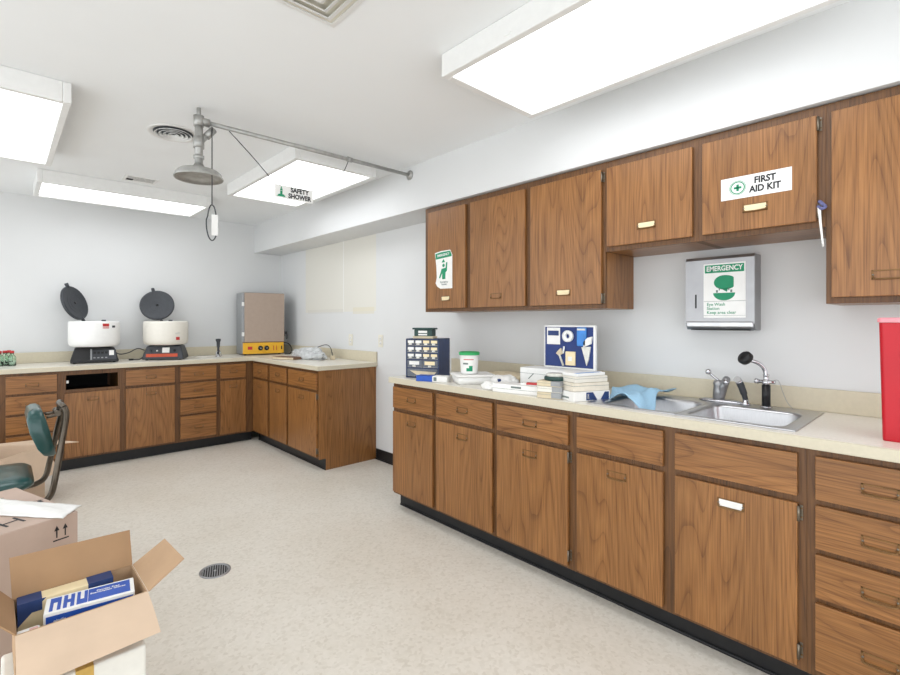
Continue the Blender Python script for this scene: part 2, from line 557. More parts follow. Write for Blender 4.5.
# ------------------------------------------------------------------ ceiling vents
t = thing('ceiling_vent', 'square ceiling diffuser with nested frames at the top edge', 'vent', (0.83, 1.50, ZC))
for k, (h, d) in enumerate(((0.155, 0.010), (0.118, 0.020), (0.080, 0.028), (0.042, 0.034))):
    m = MB(); g = M['whitemetal']; wd = 0.022
    for a in (-1, 1):
        m.prism([(a * h, -h, -d * .5), (a * h, h, -d * .5), (a * (h - wd), h - wd, -d), (a * (h - wd), -h + wd, -d)], (0, 0, 0.004), g)
        m.prism([(-h, a * h, -d * .5), (h, a * h, -d * .5), (h - wd, a * (h - wd), -d), (-h + wd, a * (h - wd), -d)], (0, 0, 0.004), g)
    m.build('frame', t)
m = MB(); m.box(-0.155, -0.155, -0.004, 0.155, 0.155, 0, M['outlet']); m.build('backing', t)
m = MB(); m.box(-0.02, -0.02, -0.034, 0.02, 0.02, -0.029, M['whitemetal']); m.build('centre_plate', t)

t = thing('round_vent', 'round louvred ceiling vent above the shower head', 'vent', (0.80, 3.25, ZC))
m = MB()
m.lathe([(0.0, -0.001), (0.125, -0.001), (0.14, -0.008), (0.145, -0.001)], M['whitemetal'], caps=False, n=40)
m.build('flange', t)
m = MB()
m.lathe([(0.0, -0.003), (0.112, -0.003)], M['dgrey'], caps=False, n=40)
m.build('backing', t)
for r in (0.03, 0.055, 0.08, 0.105):
    m = MB(); m.lathe([(r, -0.016), (r - 0.014, -0.006), (r - 0.011, -0.005), (r + 0.002, -0.015), (r, -0.016)], M['whitemetal'], caps=False, n=40)
    m.build('louvre', t)

t = thing('slot_vent', 'small rectangular ceiling grille beyond the shower head', 'vent', (0.86, 4.50, ZC))
m = MB(); g = M['whitemetal']
for a in (-1, 1):
    m.box(a * 0.12, -0.085, -0.006, a * 0.098, 0.085, 0, g, 0.002)
    m.box(-0.098, a * 0.085, -0.006, 0.098, a * 0.063, 0, g, 0.002)
m.build('frame', t)
m = MB(); m.box(-0.098, -0.063, -0.003, 0.098, 0.063, 0, M['dark']); m.build('backing', t)
for k in range(4):
    m = MB(); y = -0.045 + k * 0.03
    m.prism([(-0.098 + 0.05 * (k > 1), y, -0.0035), (0.098, y, -0.0035), (0.098, y + 0.009, -0.006), (-0.098 + 0.05 * (k > 1), y + 0.009, -0.006)], (0, 0.001, 0.002), g)
    m.build('slat', t)

# ------------------------------------------------------------------ cabinets
FT = 0.018          # door thickness
def handle(parent, x, z, wd=0.088, card=False, big=False):
    """label-holder pull: flat frame, lower bail, two screws"""
    m = MB(); y = -FT; h = 0.034; g = M['bronze']; wd2 = wd / 2; f = 0.0045
    m.box(x - wd2, y - 0.003, z + h / 2, x + wd2, y, z + h / 2 - f, g, 0.001)
    m.box(x - wd2, y - 0.003, z - h / 2, x + wd2, y, z - h / 2 + f, g, 0.001)
    m.box(x - wd2, y - 0.003, z - h / 2, x - wd2 + f * 1.3, y, z + h / 2, g, 0.001)
    m.box(x + wd2 - f * 1.3, y - 0.003, z - h / 2, x + wd2, y, z + h / 2, g, 0.001)
    m.tube(bez([(x - wd2 + 0.006, y - 0.002, z - 0.008), (x - wd2 + 0.008, y - 0.012, z - 0.014), (x, y - 0.015, z - 0.016), (x + wd2 - 0.008, y - 0.012, z - 0.014), (x + wd2 - 0.006, y - 0.002, z - 0.008)], 5), 0.0026, g, 7)
    for a in (-1, 1):
        m.lathe([(0.0035, 0), (0.0035, 0.004), (0.0012, 0.0052)], M['brass'], at=(x + a * (wd2 - 0.004), y, z), n=10, mtx=Matrix.Rotation(PI / 2, 3, 'X'))
    if card:
        m.box(x - wd2 + f, y - 0.0025, z - h / 2 + f, x + wd2 - f, y - 0.0008, z + h / 2 - f, M['paper'] if card == 'w' else M['card_cream'])
    return m.build('handle', parent, label={'w': 'pull with a white card', 'c': 'pull with a cream card'}.get(card))

def hinge(parent, x, z):
    m = MB(); g = M['brass']
    m.tube([(x + 0.004, -FT - 0.001, z - 0.026), (x + 0.004, -FT - 0.001, z + 0.026)], 0.0042, g, 8)
    m.box(x + 0.004, -0.004, z - 0.026, x + 0.0135, -0.0005, z + 0.026, g, 0.001)
    m.box(x + 0.001, -FT, z - 0.022, x + 0.0065, 0, z + 0.022, g, 0.0008)
    for a in (-1, 1):
        m.lathe([(0.003, 0), (0.003, 0.001), (0.001, 0.002)], M['bronze'], at=(x + 0.010, -0.004, z + a * 0.015), n=8, mtx=Matrix.Rotation(PI / 2, 3, 'X'))
    return m.build('hinge', parent)

def panel(name, parent, x0, z0, x1, z1, mat):
    m = MB()
    m.box(x0, -FT, z0, x1, -0.0008, z1, mat, 0.0022, 2)
    return m.build(name, parent)

DRAW4 = ((0.705, 0.850), (0.540, 0.685), (0.376, 0.521), (0.132, 0.357))
def base_cabinet(x, y, rz, wd, cols, label, end_panel=False, depth=0.60, group='base cabinets'):
    """origin: left end of the face frame on the floor; local x along the run, local -y is the front.
    cols: (x0, x1, kind, hinge side or None, card)"""
    t = thing('base_cabinet', label, 'cabinet', (x, y, 0), rz, group)
    m = MB(); f = M['frame']; K = 0.102; H = CT - 0.04; s = 0.016
    m.box(0, 0.02, K, s, depth - 0.003, H - 0.001, f)
    m.box(wd - s, 0.02, K, wd, depth - 0.003, H - 0.001, f)
    m.box(s, 0.02, K, wd - s, depth - 0.003, K + s, f)
    m.box(s, depth - 0.012, K + s, wd - s, depth - 0.003, H - 0.001, f)
    xs = [0] + [v for c in cols for v in (c[0] + 0.012, c[1] - 0.012)] + [wd]
    for a, b in zip(xs[::2], xs[1::2]):
        m.box(a, 0, K, b, 0.02, H - 0.001, f, 0.0008, 1)                      # stiles
    for c in cols:
        a, b = c[0] + 0.012, c[1] - 0.012
        m.box(a, 0.001, K, b, 0.02, K + 0.036, f)
        m.box(a, 0.001, H - 0.04, b, 0.02, H - 0.001, f)
        if c[2] == '4':
            for z in (0.695, 0.530, 0.366):
                m.box(a, 0.001, z - 0.02, b, 0.02, z + 0.02, f)
        elif c[2] == 'open':
            m.box(a, 0.001, 0.655, b, 0.02, 0.707, f)
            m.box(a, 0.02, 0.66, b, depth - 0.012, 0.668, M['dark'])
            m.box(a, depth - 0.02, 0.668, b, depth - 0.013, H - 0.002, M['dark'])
        else:
            m.box(a, 0.001, 0.672, b, 0.02, 0.712, f)
    if end_panel:
        m.box(wd, -0.002, K, wd + 0.016, depth - 0.003, H - 0.001, M['door'])
        m.box(wd, 0.061, 0.0, wd + 0.016, depth - 0.003, K, M['door'])
    m.build('carcass', t)
    m = MB()
    m.box(0, 0.061, 0.004, wd, 0.075, K - 0.0005, M['kick'])
    m.box(0, 0.054, 0.0, wd, 0.061, 0.012, M['kick'], 0.003)
    if end_panel:
        m.box(wd, 0.0545, 0.0, wd + 0.016, 0.0605, K - 0.002, M['kick'], 0.001)
    m.build('toe_kick', t)
    for c in cols:
        a, b, kind, hg, card = c
        mid = (a + b) / 2; hw = 0.088 if (b - a) > 0.3 else 0.08
        if kind == '4':
            for z0, z1 in DRAW4:
                d = panel('drawer', t, a, z0, b, z1, M['drawer'])
                handle(d, mid, (z0 + z1) / 2 - 0.004, hw)
            continue
        if kind == 'open':
            m = MB(); m.box(a + 0.013, 0.012, 0.762, a + 0.032, 0.05, 0.785, M['white'], 0.003); m.build('drawer_guide', t)
        elif kind == 'ff':
            panel('false_front', t, a, 0.703, b, 0.850, M['drawer'])
        else:
            d = panel('drawer', t, a, 0.703, b, 0.848, M['drawer'])
            handle(d, mid, 0.775, hw)
        d = panel('door', t, a, 0.120, b, 0.678, M['door'])
        handle(d, mid, 0.617, hw, card)
        if hg == 'r':
            for z in (0.645, 0.172):
                hinge(d, b, z)
    return t

RZ = -PI / 2
def right_cols(y0, *cs):
    return [(y0 - c[0], y0 - c[1]) + tuple(c[2:]) for c in cs]
# run on the right wall, from the far end to the camera
B = (2.655, 2.218, 1.727, 1.244, 0.355, -0.012)
base_cabinet(XF, B[0], RZ, B[0] - B[1], right_cols(B[0], (2.643, 2.237, 'dd', None, None)), 'narrow brown base cabinet at the far end of the sink run, below the drawer organizer')
base_cabinet(XF, B[1], RZ, B[1] - B[2], right_cols(B[1], (2.199, 1.745, 'dd', None, None)), 'brown base cabinet second from the far end of the sink run, below the bucket')
base_cabinet(XF, B[2], RZ, B[2] - B[3], right_cols(B[2], (1.709, 1.268, 'dd', 'r', None)), 'brown base cabinet with drawer just left of the sink, below the stacked cartons')
base_cabinet(XF, B[3], RZ, B[3] - B[4], right_cols(B[3], (1.220, 0.825, 'ff', None, None), (0.778, 0.379, 'ff', 'r', 'w')), 'wide two-door brown base cabinet under the steel sink, with plain false fronts')
base_cabinet(XF, B[4], RZ, B[4] - B[5], right_cols(B[4], (0.331, 0.013, '4', None, None)), 'brown bank of four drawers at the right edge, below the red container')
# run on the back wall
base_cabinet(-0.52, YF, 0, 0.505, [(0.03, 0.475, 'dd', None, None)], 'brown base cabinet cut off by the left edge, below the small bottles')
base_cabinet(-0.015, YF, 0, 0.398, [(0.043, 0.373, '4', None, None)], 'brown bank of four drawers on the back wall, behind the green chair')
base_cabinet(0.383, YF, 0, 0.456, [(0.026, 0.433, 'open', None, None)], 'brown base cabinet with an empty drawer slot, below the left centrifuge')
base_cabinet(0.839, YF, 0, 0.462, [(0.024, 0.437, 'dd', None, None)], 'brown base cabinet on the back wall, below the right centrifuge')
base_cabinet(1.301, YF, 0, 0.387, [(0.025, 0.367, '4', None, None)], 'brown bank of four drawers on the back wall, left of the corner cabinet')
base_cabinet(1.688, YF, 0, 0.375, [(0.020, 0.286, 'dd', None, None)], 'narrow brown base cabinet at the inner corner, below the small lab tap')
# return along the right wall
y0 = YF - 0.0005
base_cabinet(XF, y0, RZ, y0 - 4.718, right_cols(y0, (5.115, 4.749, 'dd', None, None)), 'narrow brown base cabinet in the corner, first of the three below the grey oven')
base_cabinet(XF, 4.718, RZ, 4.718 - 4.290, right_cols(4.718, (4.688, 4.312, 'dd', None, None)), 'middle brown base cabinet of the three below the grey plastic pile')
base_cabinet(XF, 4.290, RZ, 4.290 - 3.713, right_cols(4.290, (4.269, 3.728, 'dd', 'r', None)), 'brown base cabinet with the big bare side panel, at the end of the corner run', end_panel=True)

def wall_cabinet(y0, y1, z0, d0, d1, label, hg=False, card=None, side=False, hz=None):
    wd = y0 - y1
    t = thing('wall_cabinet', label, 'cabinet', (XW - 0.32, y0, z0), RZ, 'wall cabinets')
    H = 2.127 - z0; f = M['frame']; dp = 0.32; s = 0.016
    m = MB()
    m.box(0, 0.018, 0, s, dp - 0.002, H, M['door'] if side else f)
    m.box(wd - s, 0.018, 0, wd, dp - 0.002, H, M['door'] if side else f)
    m.box(s, 0.018, 0.0, wd - s, dp - 0.002, 0.026, M['drawer'])
    m.box(s, 0.018, H - s, wd - s, dp - 0.002, H, f)
    m.box(s, dp - 0.01, 0.026, wd - s, dp - 0.002, H - s, f)
    a, b = y0 - d0, y0 - d1
    m.box(0, 0, 0, a + 0.012, 0.018, H, f, 0.0008, 1)
    m.box(b - 0.012, 0, 0, wd, 0.018, H, f, 0.0008, 1)
    m.box(a + 0.012, 0.0006, 0, b - 0.012, 0.018, 0.032, f)
    m.box(a + 0.012, 0.0006, H - 0.05, b - 0.012, 0.018, H, f)
    m.build('carcass', t)
    d = panel('door', t, a, 0.023, b, 2.089 - z0, M['door'])
    handle(d, (a + b) / 2, (hz or (z0 + 0.092)) - z0, 0.088, card)
    if hg:
        for z in ((0.052, 2.051 - z0) if z0 < 1.5 else (0.062, 2.056 - z0)):
            hinge(d, b, z)
    return t, d, a, b
t1, d1, a1, b1 = wall_cabinet(2.634, 2.200, 1.370, 2.590, 2.215, 'tall brown wall cabinet with the torn green emergency shower sticker', card='c')
wall_cabinet(2.200, 1.714, 1.370, 2.170, 1.728, 'tall brown wall cabinet second from the far end, without any label card')
wall_cabinet(1.714, 1.231, 1.370, 1.690, 1.246, 'tall brown wall cabinet right before the lower-hanging step, with side hinges showing', hg=True, card='c', side=True)
wall_cabinet(1.2305, 0.790, 1.662, 1.216, 0.811, 'short brown wall cabinet left of the first aid sign', card='c', hz=1.768)
t5, d5, a5, b5 = wall_cabinet(0.790, 0.346, 1.662, 0.769, 0.371, 'short brown wall cabinet with the white first aid kit sign', hg=True, card='c', hz=1.774)
wall_cabinet(0.346, -0.012, 1.370, 0.328, 0.02, 'tall brown wall cabinet at the right edge, above the red container', side=True, hz=1.469)

# first aid sign on its door
m = MB(); z0 = 1.866 - 1.662; x0, x1 = 0.790 - 0.694, 0.790 - 0.447; y = -FT
m.box(x0, y - 0.0012, z0 - 0.046, x1, y - 0.0002, z0 + 0.046, M['white'], 0.0003, 1)
cx = x0 + 0.062
mt = front_at(cx, y - 0.0014, z0)
rot = Matrix.Rotation(PI / 2, 3, 'X')
for r0, r1 in ((0.0225, 0.0265), (0.029, 0.0305)):
    m.lathe([(r0, 0), (r1, 0), (r1, 0.0008), (r0, 0.0008), (r0, 0)], M['green'], at=(cx, y - 0.0012, z0), n=36, mtx=rot, caps=False)
m.box(cx - 0.014, y - 0.002, z0 - 0.0045, cx + 0.014, y - 0.0012, z0 + 0.0045, M['green'])
m.box(cx - 0.0045, y - 0.002, z0 - 0.014, cx + 0.0045, y - 0.0012, z0 + 0.014, M['green'])
m.text('FIRST\nAID KIT', 0.037, front_at(x0 + 0.158, y - 0.0016, z0 + 0.001), M['ink'], 0.0014, xs=0.84)
m.build('first_aid_sign', d5, label='white first aid kit sign with green cross')
# torn emergency shower sticker
m = MB(); x0, x1 = 2.634 - 2.508, 2.634 - 2.336; zc = 1.664 - 1.370; y = -FT
pl = [(x0 - 0.004, 0.125), (x0 + 0.06, 0.134), (x1 - 0.02, 0.134), (x1 - 0.012, 0.118), (x1, 0.100), (x1, -0.134), (x0 + 0.055, -0.132), (x0 + 0.02, -0.115), (x0 + 0.004, -0.09), (x0 + 0.016, -0.05), (x0 + 0.012, 0.02), (x0 + 0.004, 0.08)]
m.prism([(p, y - 0.0002, zc + q) for p, q in pl], (0, -0.0008, 0), M['paper'])
G = M['green']
def flat(poly, mat, yy=-0.0016, dz=0.0):
    m.prism([(p, y + yy, zc + q + dz) for p, q in poly], (0, 0.0005, 0), mat)
flat([(x0 + 0.003, 0.118), (x0 + 0.06, 0.126), (x1 - 0.02, 0.127), (x1 - 0.006, 0.1), (x1 - 0.006, 0.088), (x0 + 0.006, 0.078)], G)
m.text('EMERGENCY', 0.024, front_at((x0 + x1) / 2 - 0.002, y - 0.0024, zc + 0.104, 0.06), M['white'], 0.0004, xs=0.9)
cxs = (x0 + x1) / 2
flat([(cxs - 0.02, 0.052), (cxs + 0.015, 0.052), (cxs + 0.006, 0.066), (cxs, 0.076), (cxs - 0.008, 0.066)], G)
m.lathe([(0.012, 0), (0.012, 0.0006)], G, at=(cxs, y - 0.0012, zc + 0.03), n=16, mtx=rot)
flat([(cxs - 0.02, 0.008), (cxs + 0.02, 0.012), (cxs + 0.026, 0.05), (cxs + 0.038, 0.05), (cxs + 0.034, -0.008), (cxs + 0.02, -0.02), (cxs + 0.018, -0.066), (cxs - 0.014, -0.066), (cxs - 0.014, -0.022), (cxs - 0.036, -0.06), (cxs - 0.046, -0.054), (cxs - 0.026, -0.008)], G)
m.text('Emergency\nShower', 0.018, front_at(cxs + 0.006, y - 0.0016, zc - 0.094), M['greyink'], 0.0002)
m.build('shower_sticker', d1, label='torn white and green emergency shower sticker')

# ------------------------------------------------------------------ worktops
OV = 0.034
XC = XW - 0.634          # front edge of worktop
YC = YB - 0.634
SX0, SX1, SY0, SY1 = 2.105, 2.595, 0.41, 1.175     # cut-out
t = thing('worktop', 'long cream worktop holding the steel sink, along the right wall', 'worktop', (0, 0, 0))
m = MB(); e = M['topedge']; tp = M['top']; z0, z1 = CT - 0.04, CT
def slab(x0, y0, x1, y1):
    m.box(x0, y0, z0, x1, y1, z1, tp)
slab(XC + 0.012, -0.03, SX0, 2.668); slab(SX1, -0.03, XW - 0.001, 2.668)
slab(SX0, -0.03, SX1, SY0); slab(SX0, SY1, SX1, 2.668)
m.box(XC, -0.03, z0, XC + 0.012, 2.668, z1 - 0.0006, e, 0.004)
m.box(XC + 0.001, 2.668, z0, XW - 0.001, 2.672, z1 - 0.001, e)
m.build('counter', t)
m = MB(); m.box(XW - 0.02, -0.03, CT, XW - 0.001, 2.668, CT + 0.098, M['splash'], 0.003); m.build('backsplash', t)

t = thing('worktop', 'L-shaped cream worktop along the back wall and corner', 'worktop', (0, 0, 0))
m = MB()
slab(-0.535, YC + 0.012, XW - 0.001, YB - 0.001)
slab(XC + 0.012, 3.680, XW - 0.001, YC + 0.012)
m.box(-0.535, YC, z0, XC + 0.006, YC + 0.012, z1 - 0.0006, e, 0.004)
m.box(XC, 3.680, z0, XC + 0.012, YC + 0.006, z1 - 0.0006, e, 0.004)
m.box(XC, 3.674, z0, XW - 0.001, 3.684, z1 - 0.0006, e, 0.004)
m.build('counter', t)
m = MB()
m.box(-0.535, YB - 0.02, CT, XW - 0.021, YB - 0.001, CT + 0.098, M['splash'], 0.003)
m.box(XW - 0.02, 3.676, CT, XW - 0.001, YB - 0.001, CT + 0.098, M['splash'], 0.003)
m.build('backsplash', t)

# ------------------------------------------------------------------ sink with taps
t = thing('sink', 'double-bowl stainless steel sink set into the right worktop', 'sink', (2.35, 0.79, CT))
def bowl(yc, hy, xc, hx, oy0, oy1):
    """outer half plate -> bowl rim -> down to the floor of the bowl (local to sink)"""
    m = MB(); s = M['steel']
    ox0, ox1 = -0.265, 0.262
    oc, ohx, ohy = ((ox0 + ox1) / 2, (oy0 + oy1) / 2), (ox1 - ox0) / 2, (oy1 - oy0) / 2
    L = [rrect(*oc, ohx, ohy, 0.004, 0.0008), rrect(*oc, ohx - 0.001, ohy - 0.0001, 0.004, 0.005), rrect(*oc, ohx - 0.012, ohy - 0.004, 0.01, 0.0055),
         rrect(xc, yc, hx + 0.012, hy + 0.01, 0.06, 0.005), rrect(xc, yc, hx + 0.003, hy + 0.003, 0.055, 0.003), rrect(xc, yc, hx, hy, 0.055, -0.008),
         rrect(xc, yc, hx - 0.012, hy - 0.012, 0.05, -0.135), rrect(xc, yc, hx - 0.022, hy - 0.022, 0.05, -0.155), rrect(xc, yc, hx - 0.06, hy - 0.06, 0.04, -0.163),
         rrect(xc, yc, 0.04, 0.04, 0.039, -0.167)]
    m.loft(L, s, cap1=True)
    m.build('bowl', t)
    m = MB()
    m.lathe([(0.042, -0.166), (0.042, -0.163), (0.032, -0.163), (0.028, -0.166), (0.0, -0.1665)], M['chrome'], at=(xc, yc, 0), n=24, caps=False)
    m.tube([(xc, yc, -0.166), (xc, yc, -0.155)], 0.005, M['chrome'], 8)
    m.build('strainer', t)
bowl(0.183, 0.165, -0.045, 0.178, 0.0005, 0.402)
bowl(-0.186, 0.165, -0.045, 0.178, -0.400, 0.0)

SZ = CT + 0.0062
t = thing('faucet', 'chrome single-lever mixer tap behind the divider of the sink', 'tap', (2.568, 0.765, SZ))
m = MB(); c = M['chrome']
m.lathe([(0.03, 0), (0.03, 0.006), (0.024, 0.012), (0.0, 0.012)], c, n=24, sy=3.2)
m.build('base_plate', t)
m = MB()
m.lathe([(0.025, 0.01), (0.024, 0.05), (0.021, 0.075), (0.024, 0.085), (0.018, 0.1), (0, 0.104)], M['satin'], n=20, at=(0, 0.012, 0))
m.build('body', t)
m = MB()
m.tube(bez([(0, 0.004, 0.02), (-0.008, -0.010, 0.07), (-0.016, -0.024, 0.104), (-0.026, -0.028, 0.110), (-0.036, -0.030, 0.100)], 6), [0.018] * 8 + [0.016] * 9 + [0.014] * 8, M['satin'], 12)
m.tube([(-0.035, -0.030, 0.106), (-0.037, -0.031, 0.088)], 0.0125, c, 12)
m.build('spout', t)
m = MB()
m.tube(bez([(0, 0.012, 0.1), (-0.004, 0.03, 0.115), (-0.01, 0.05, 0.135)], 5), 0.006, c, 8)
m.lathe([(0.0, -0.014), (0.010, -0.010), (0.014, 0.0), (0.010, 0.010), (0.0, 0.014)], c, at=(-0.011, 0.053, 0.139), n=14, caps=False)
m.build('lever', t)

t = thing('side_sprayer', 'black and chrome pull-out sprayer between mixer tap and eyewash', 'sprayer', (2.56, 0.664, SZ))
m = MB(); m.lathe([(0.022, 0), (0.02, 0.006), (0.013, 0.012), (0.012, 0.024), (0.0, 0.024)], c, n=20); m.build('holder', t)
m = MB(); m.tube(bez([(0, 0, 0.018), (-0.004, 0.006, 0.05), (-0.008, 0.016, 0.085), (-0.010, 0.022, 0.100)], 5), [0.011] * 5 + [0.014] * 5 + [0.015] * 6, M['dgrey'], 12); m.build('grip', t)
m = MB(); m.tube(bez([(-0.010, 0.022, 0.098), (-0.013, 0.026, 0.110), (-0.024, 0.028, 0.115)], 4), 0.015, c, 12); m.build('spray_head', t)

t = thing('eyewash_sprayer', 'eyewash hose with black round head and black sleeve beside the sink', 'eyewash', (2.558, 0.585, SZ))
m = MB(); m.lathe([(0.024, 0), (0.022, 0.004), (0.0, 0.004)], c, n=20); m.build('base', t)
m = MB(); m.lathe([(0.0165, 0.003), (0.0165, 0.098), (0, 0.098)], M['black'], n=18); m.build('sleeve', t)
m = MB()
m.lathe([(0.012, 0.098), (0.017, 0.104), (0.017, 0.116), (0.011, 0.122), (0.011, 0.14), (0.014, 0.144), (0.0, 0.15)], c, n=16)
m.tube([(0.0, 0.034, 0.113), (0, -0.034, 0.113)], 0.008, c, 10)
m.lathe([(0.0, -0.01), (0.012, -0.006), (0.012, 0.006), (0, 0.01)], c, at=(0, 0.036, 0.113), n=12, mtx=Matrix.Rotation(PI / 2, 3, 'X'), caps=False)
m.build('valve', t)
m = MB()
m.tube(bez([(0, 0, 0.14), (-0.003, 0.006, 0.168), (-0.016, 0.022, 0.192), (-0.036, 0.044, 0.205), (-0.05, 0.056, 0.205)], 6), 0.0085, M['chrome'], 10)
m.build('neck', t)
m = MB()
dirv = Vector((-0.72, 0.45, 0.52)).normalized()
mt = dirv.to_track_quat('Z', 'Y').to_matrix()
m.lathe([(0.012, -0.014), (0.03, -0.006), (0.031, 0.012), (0.026, 0.018), (0.0, 0.019)], M['black'], at=(-0.058, 0.062, 0.216), n=22, mtx=mt)
m.build('spray_head', t)
m = MB()
m.tube(bez([(0.01, -0.02, 0.118), (0.014, -0.042, 0.12), (0.022, -0.055, 0.075), (0.026, -0.07, 0.03), (0.03, -0.09, 0.0)], 6), 0.0014, M['galv'], 6)
m.build('cable', t)

# cloth over the far corner of the sink
def cloth_fn(u, v):
    # u across (towards camera side), v from wall to front
    x = 2.585 - 0.33 * v - 0.06 * u * v
    y = 1.215 - 0.24 * u + 0.03 * math.sin(v * 5)
    dr = 0.0
    z = CT + 0.034 + 0.012 * math.sin(u * 7 + v * 4) + 0.007 * math.sin(u * 13 - v * 9) + 0.005 * noise.noise((u * 6, v * 6, 0))
    if u > 0.5 and v > 0.35:
        dr = (u - 0.5) * (v - 0.35) * 0.26
    z -= 0.010 * (1 - u)
    return (x, y, z - dr + 0.008 * math.sin(u * 3))
m = MB(); m.sheet(26, 26, cloth_fn, M['cloth'], 0.003)
tag(m.build('cleaning_cloth'), 'pale blue cloth draped over the left corner of the sink', 'cloth')

# ------------------------------------------------------------------ towel dispenser with eyewash sticker
t = thing('towel_dispenser', 'steel towel dispenser on the wall with green emergency eyewash sticker', 'dispenser', (XW - 0.001, 0.922, 1.262), RZ)
W, H, D = 0.292, 0.352, 0.10
m = MB(); s = M['satin']
# local: x along, y towards wall negative = out.  profile in y-z
pr = [(0, 0), (-D * .78, 0.0), (-D, 0.03), (-D, H - 0.014), (-D * .93, H), (0, H)]
m.prism([(0, a, b) for a, b in pr], (W, 0, 0), s)
m.box(0.004, -D - 0.006, 0.012, W - 0.004, -D + 0.02, 0.040, M['steel'], 0.006, 3)
m.build('casing', t)
m = MB(); m.box(0.02, -D * 0.86, -0.002, W - 0.02, -D * 0.3, 0.001, M['dark']); m.build('paper_slot', t)
m = MB(); m.box(0.044, -D - 0.0015, 0.105, 0.050, -D + 0.001, 0.172, M['dark']); m.build('sight_slot', t)
m = MB(); x0, x1, z0, z1 = 0.082, 0.258, 0.058, 0.318; y = -D
m.box(x0, y - 0.0014, z0, x1, y - 0.0004, z1, M['white'])
m.box(x0 + 0.006, y - 0.002, z1 - 0.045, x1 - 0.006, y - 0.0012, z1 - 0.007, M['green'])
m.text('EMERGENCY', 0.033, front_at((x0 + x1) / 2, y - 0.0024, z1 - 0.026), M['white'], 0.0008, xs=0.80)
cx = (x0 + x1) / 2; zc = z1 - 0.092
m.prism([(cx + (0.043 * math.cos(a) if math.cos(a) < 0 else 0.040 * min(1, 1.4 * math.cos(a))), y - 0.0022, zc + 0.034 * math.sin(a)) for a in [2 * PI * k / 28 for k in range(28)]], (0, 0.0008, 0), M['green'])
m.prism([(cx - 0.012, y - 0.0022, zc - 0.03), (cx + 0.016, y - 0.0022, zc - 0.03), (cx + 0.012, y - 0.0022, zc - 0.046)], (0, 0.0008, 0), M['green'])
zc = z0 + 0.118
m.prism([(cx + 0.046 * math.cos(a), y - 0.0022, zc + 0.036 * math.sin(a)) for a in [PI + PI * k / 16 for k in range(17)]], (0, 0.0008, 0), M['green'])
for a in (-1, 1):
    m.box(cx + a * 0.03 - 0.004, y - 0.0022, zc + 0.002, cx + a * 0.03 + 0.004, y - 0.0014, zc + 0.014, M['greyink'])
    m.box(cx + a * 0.02 - 0.002, y - 0.0022, zc + 0.012, cx + a * 0.02 + 0.002, y - 0.0014, zc + 0.026, M['greyink'])
m.box(x0, y - 0.0018, z0 + 0.078, x1, y - 0.0012, z0 + 0.0795, M['greyink'])
m.box(x0, y - 0.0018, z0 + 0.010, x1, y - 0.0012, z0 + 0.0112, M['greyink'])
m.text('Eye Wash\nStation\nKeep area clear', 0.0205, front_at(x0 + 0.014, y - 0.0018, z0 + 0.044), M['green'], 0.0002, align='LEFT', xs=0.95)
m.build('eyewash_sticker', t, label='white and green emergency eyewash sticker')

# tag hanging at the cabinet step
t = thing('hanging_tag', 'white tag on a violet cord hanging from the hinge by the tall cabinet', 'tag', (2.318, 0.3615, 1.745))
m = MB()
m.tube(bez([(-0.004, 0.0, 0.012), (-0.012, -0.01, 0.0), (-0.006, -0.018, -0.012), (-0.012, -0.008, -0.018), (-0.004, 0.004, -0.006)], 5), 0.006, pmat('violet_cord', (96, 98, 140), 0.6), 8)
m.build('cord', t)
m = MB()
m.sheet(2, 10, lambda u, v: (-0.012 - 0.006 * math.sin(v * PI), 0.004 - 0.009 * u * (1 - 0.4 * v) - 0.014 * v, -0.012 - 0.15 * v), M['paper'], 0.002)
m.build('strip', t)

# ------------------------------------------------------------------ outlets on the right wall
t = thing('wall_outlet', 'ivory outlet plate above the corner worktop, nearer the oven', 'outlet', (XW - 0.0005, 4.133, 1.112), RZ, 'wall plates')
m = MB(); m.box(-0.036, -0.006, -0.058, 0.036, 0, 0.058, M['outlet'], 0.003); m.build('plate', t)
for z in (-0.02, 0.02):
    m = MB()
    m.lathe([(0.0155, 0.0055), (0.0155, 0.0075), (0, 0.0078)], M['white'], at=(0, 0, z), n=20, mtx=Matrix.Rotation(PI / 2, 3, 'X'))
    for a in (-0.005, 0.005):
        m.box(a - 0.001, -0.0085, z - 0.003, a + 0.001, -0.0075, z + 0.005, M['dark'])
    m.build('socket', t)
dup(t, (XW - 0.0005, 3.621, 1.117), 'ivory outlet plate on bare wall between the two counter runs')

# ------------------------------------------------------------------ safety shower
t = thing('safety_shower', 'galvanised emergency shower head and long pipe under the ceiling', 'safety shower', (0.81, 2.777, 2.40))
g = M['galv']
m = MB()
m.tube([(0.03, 0, 0), (1.502, 0, 0.006)], 0.0125, g, 12)
m.tube([(0.95, 0, 0.004), (0.985, 0, 0.004)], 0.017, g, 12)
m.build('supply_pipe', t)
m = MB(); m.lathe([(0.036, 0), (0.036, 0.006), (0.02, 0.012), (0.018, 0.02)], g, at=(1.5035, 0, 0.006), n=20, mtx=Matrix.Rotation(-PI / 2, 3, 'Y')); m.build('wall_flange', t)
m = MB()
m.tube([(0, 0, 0.025), (0, 0, -0.25)], 0.021, g, 14)
m.tube([(-0.002, 0, 0.0), (0.055, 0, 0)], 0.022, g, 14)
m.tube([(0, 0, 0.026), (0, 0, -0.03)], 0.027, g, 14)
m.tube([(0, 0, -0.09), (0, 0, -0.15)], 0.028, g, 14)
m.tube([(0, 0, -0.19), (0, 0, -0.21)], 0.027, g, 6)
m.tube([(0, 0, 0.02), (0, 0, 0.069)], 0.011, g, 10)
m.build('drop_pipe', t)
m = MB()
m.tube([(0, 0, -0.125), (0.05, 0.0, -0.062)], 0.015, g, 10)
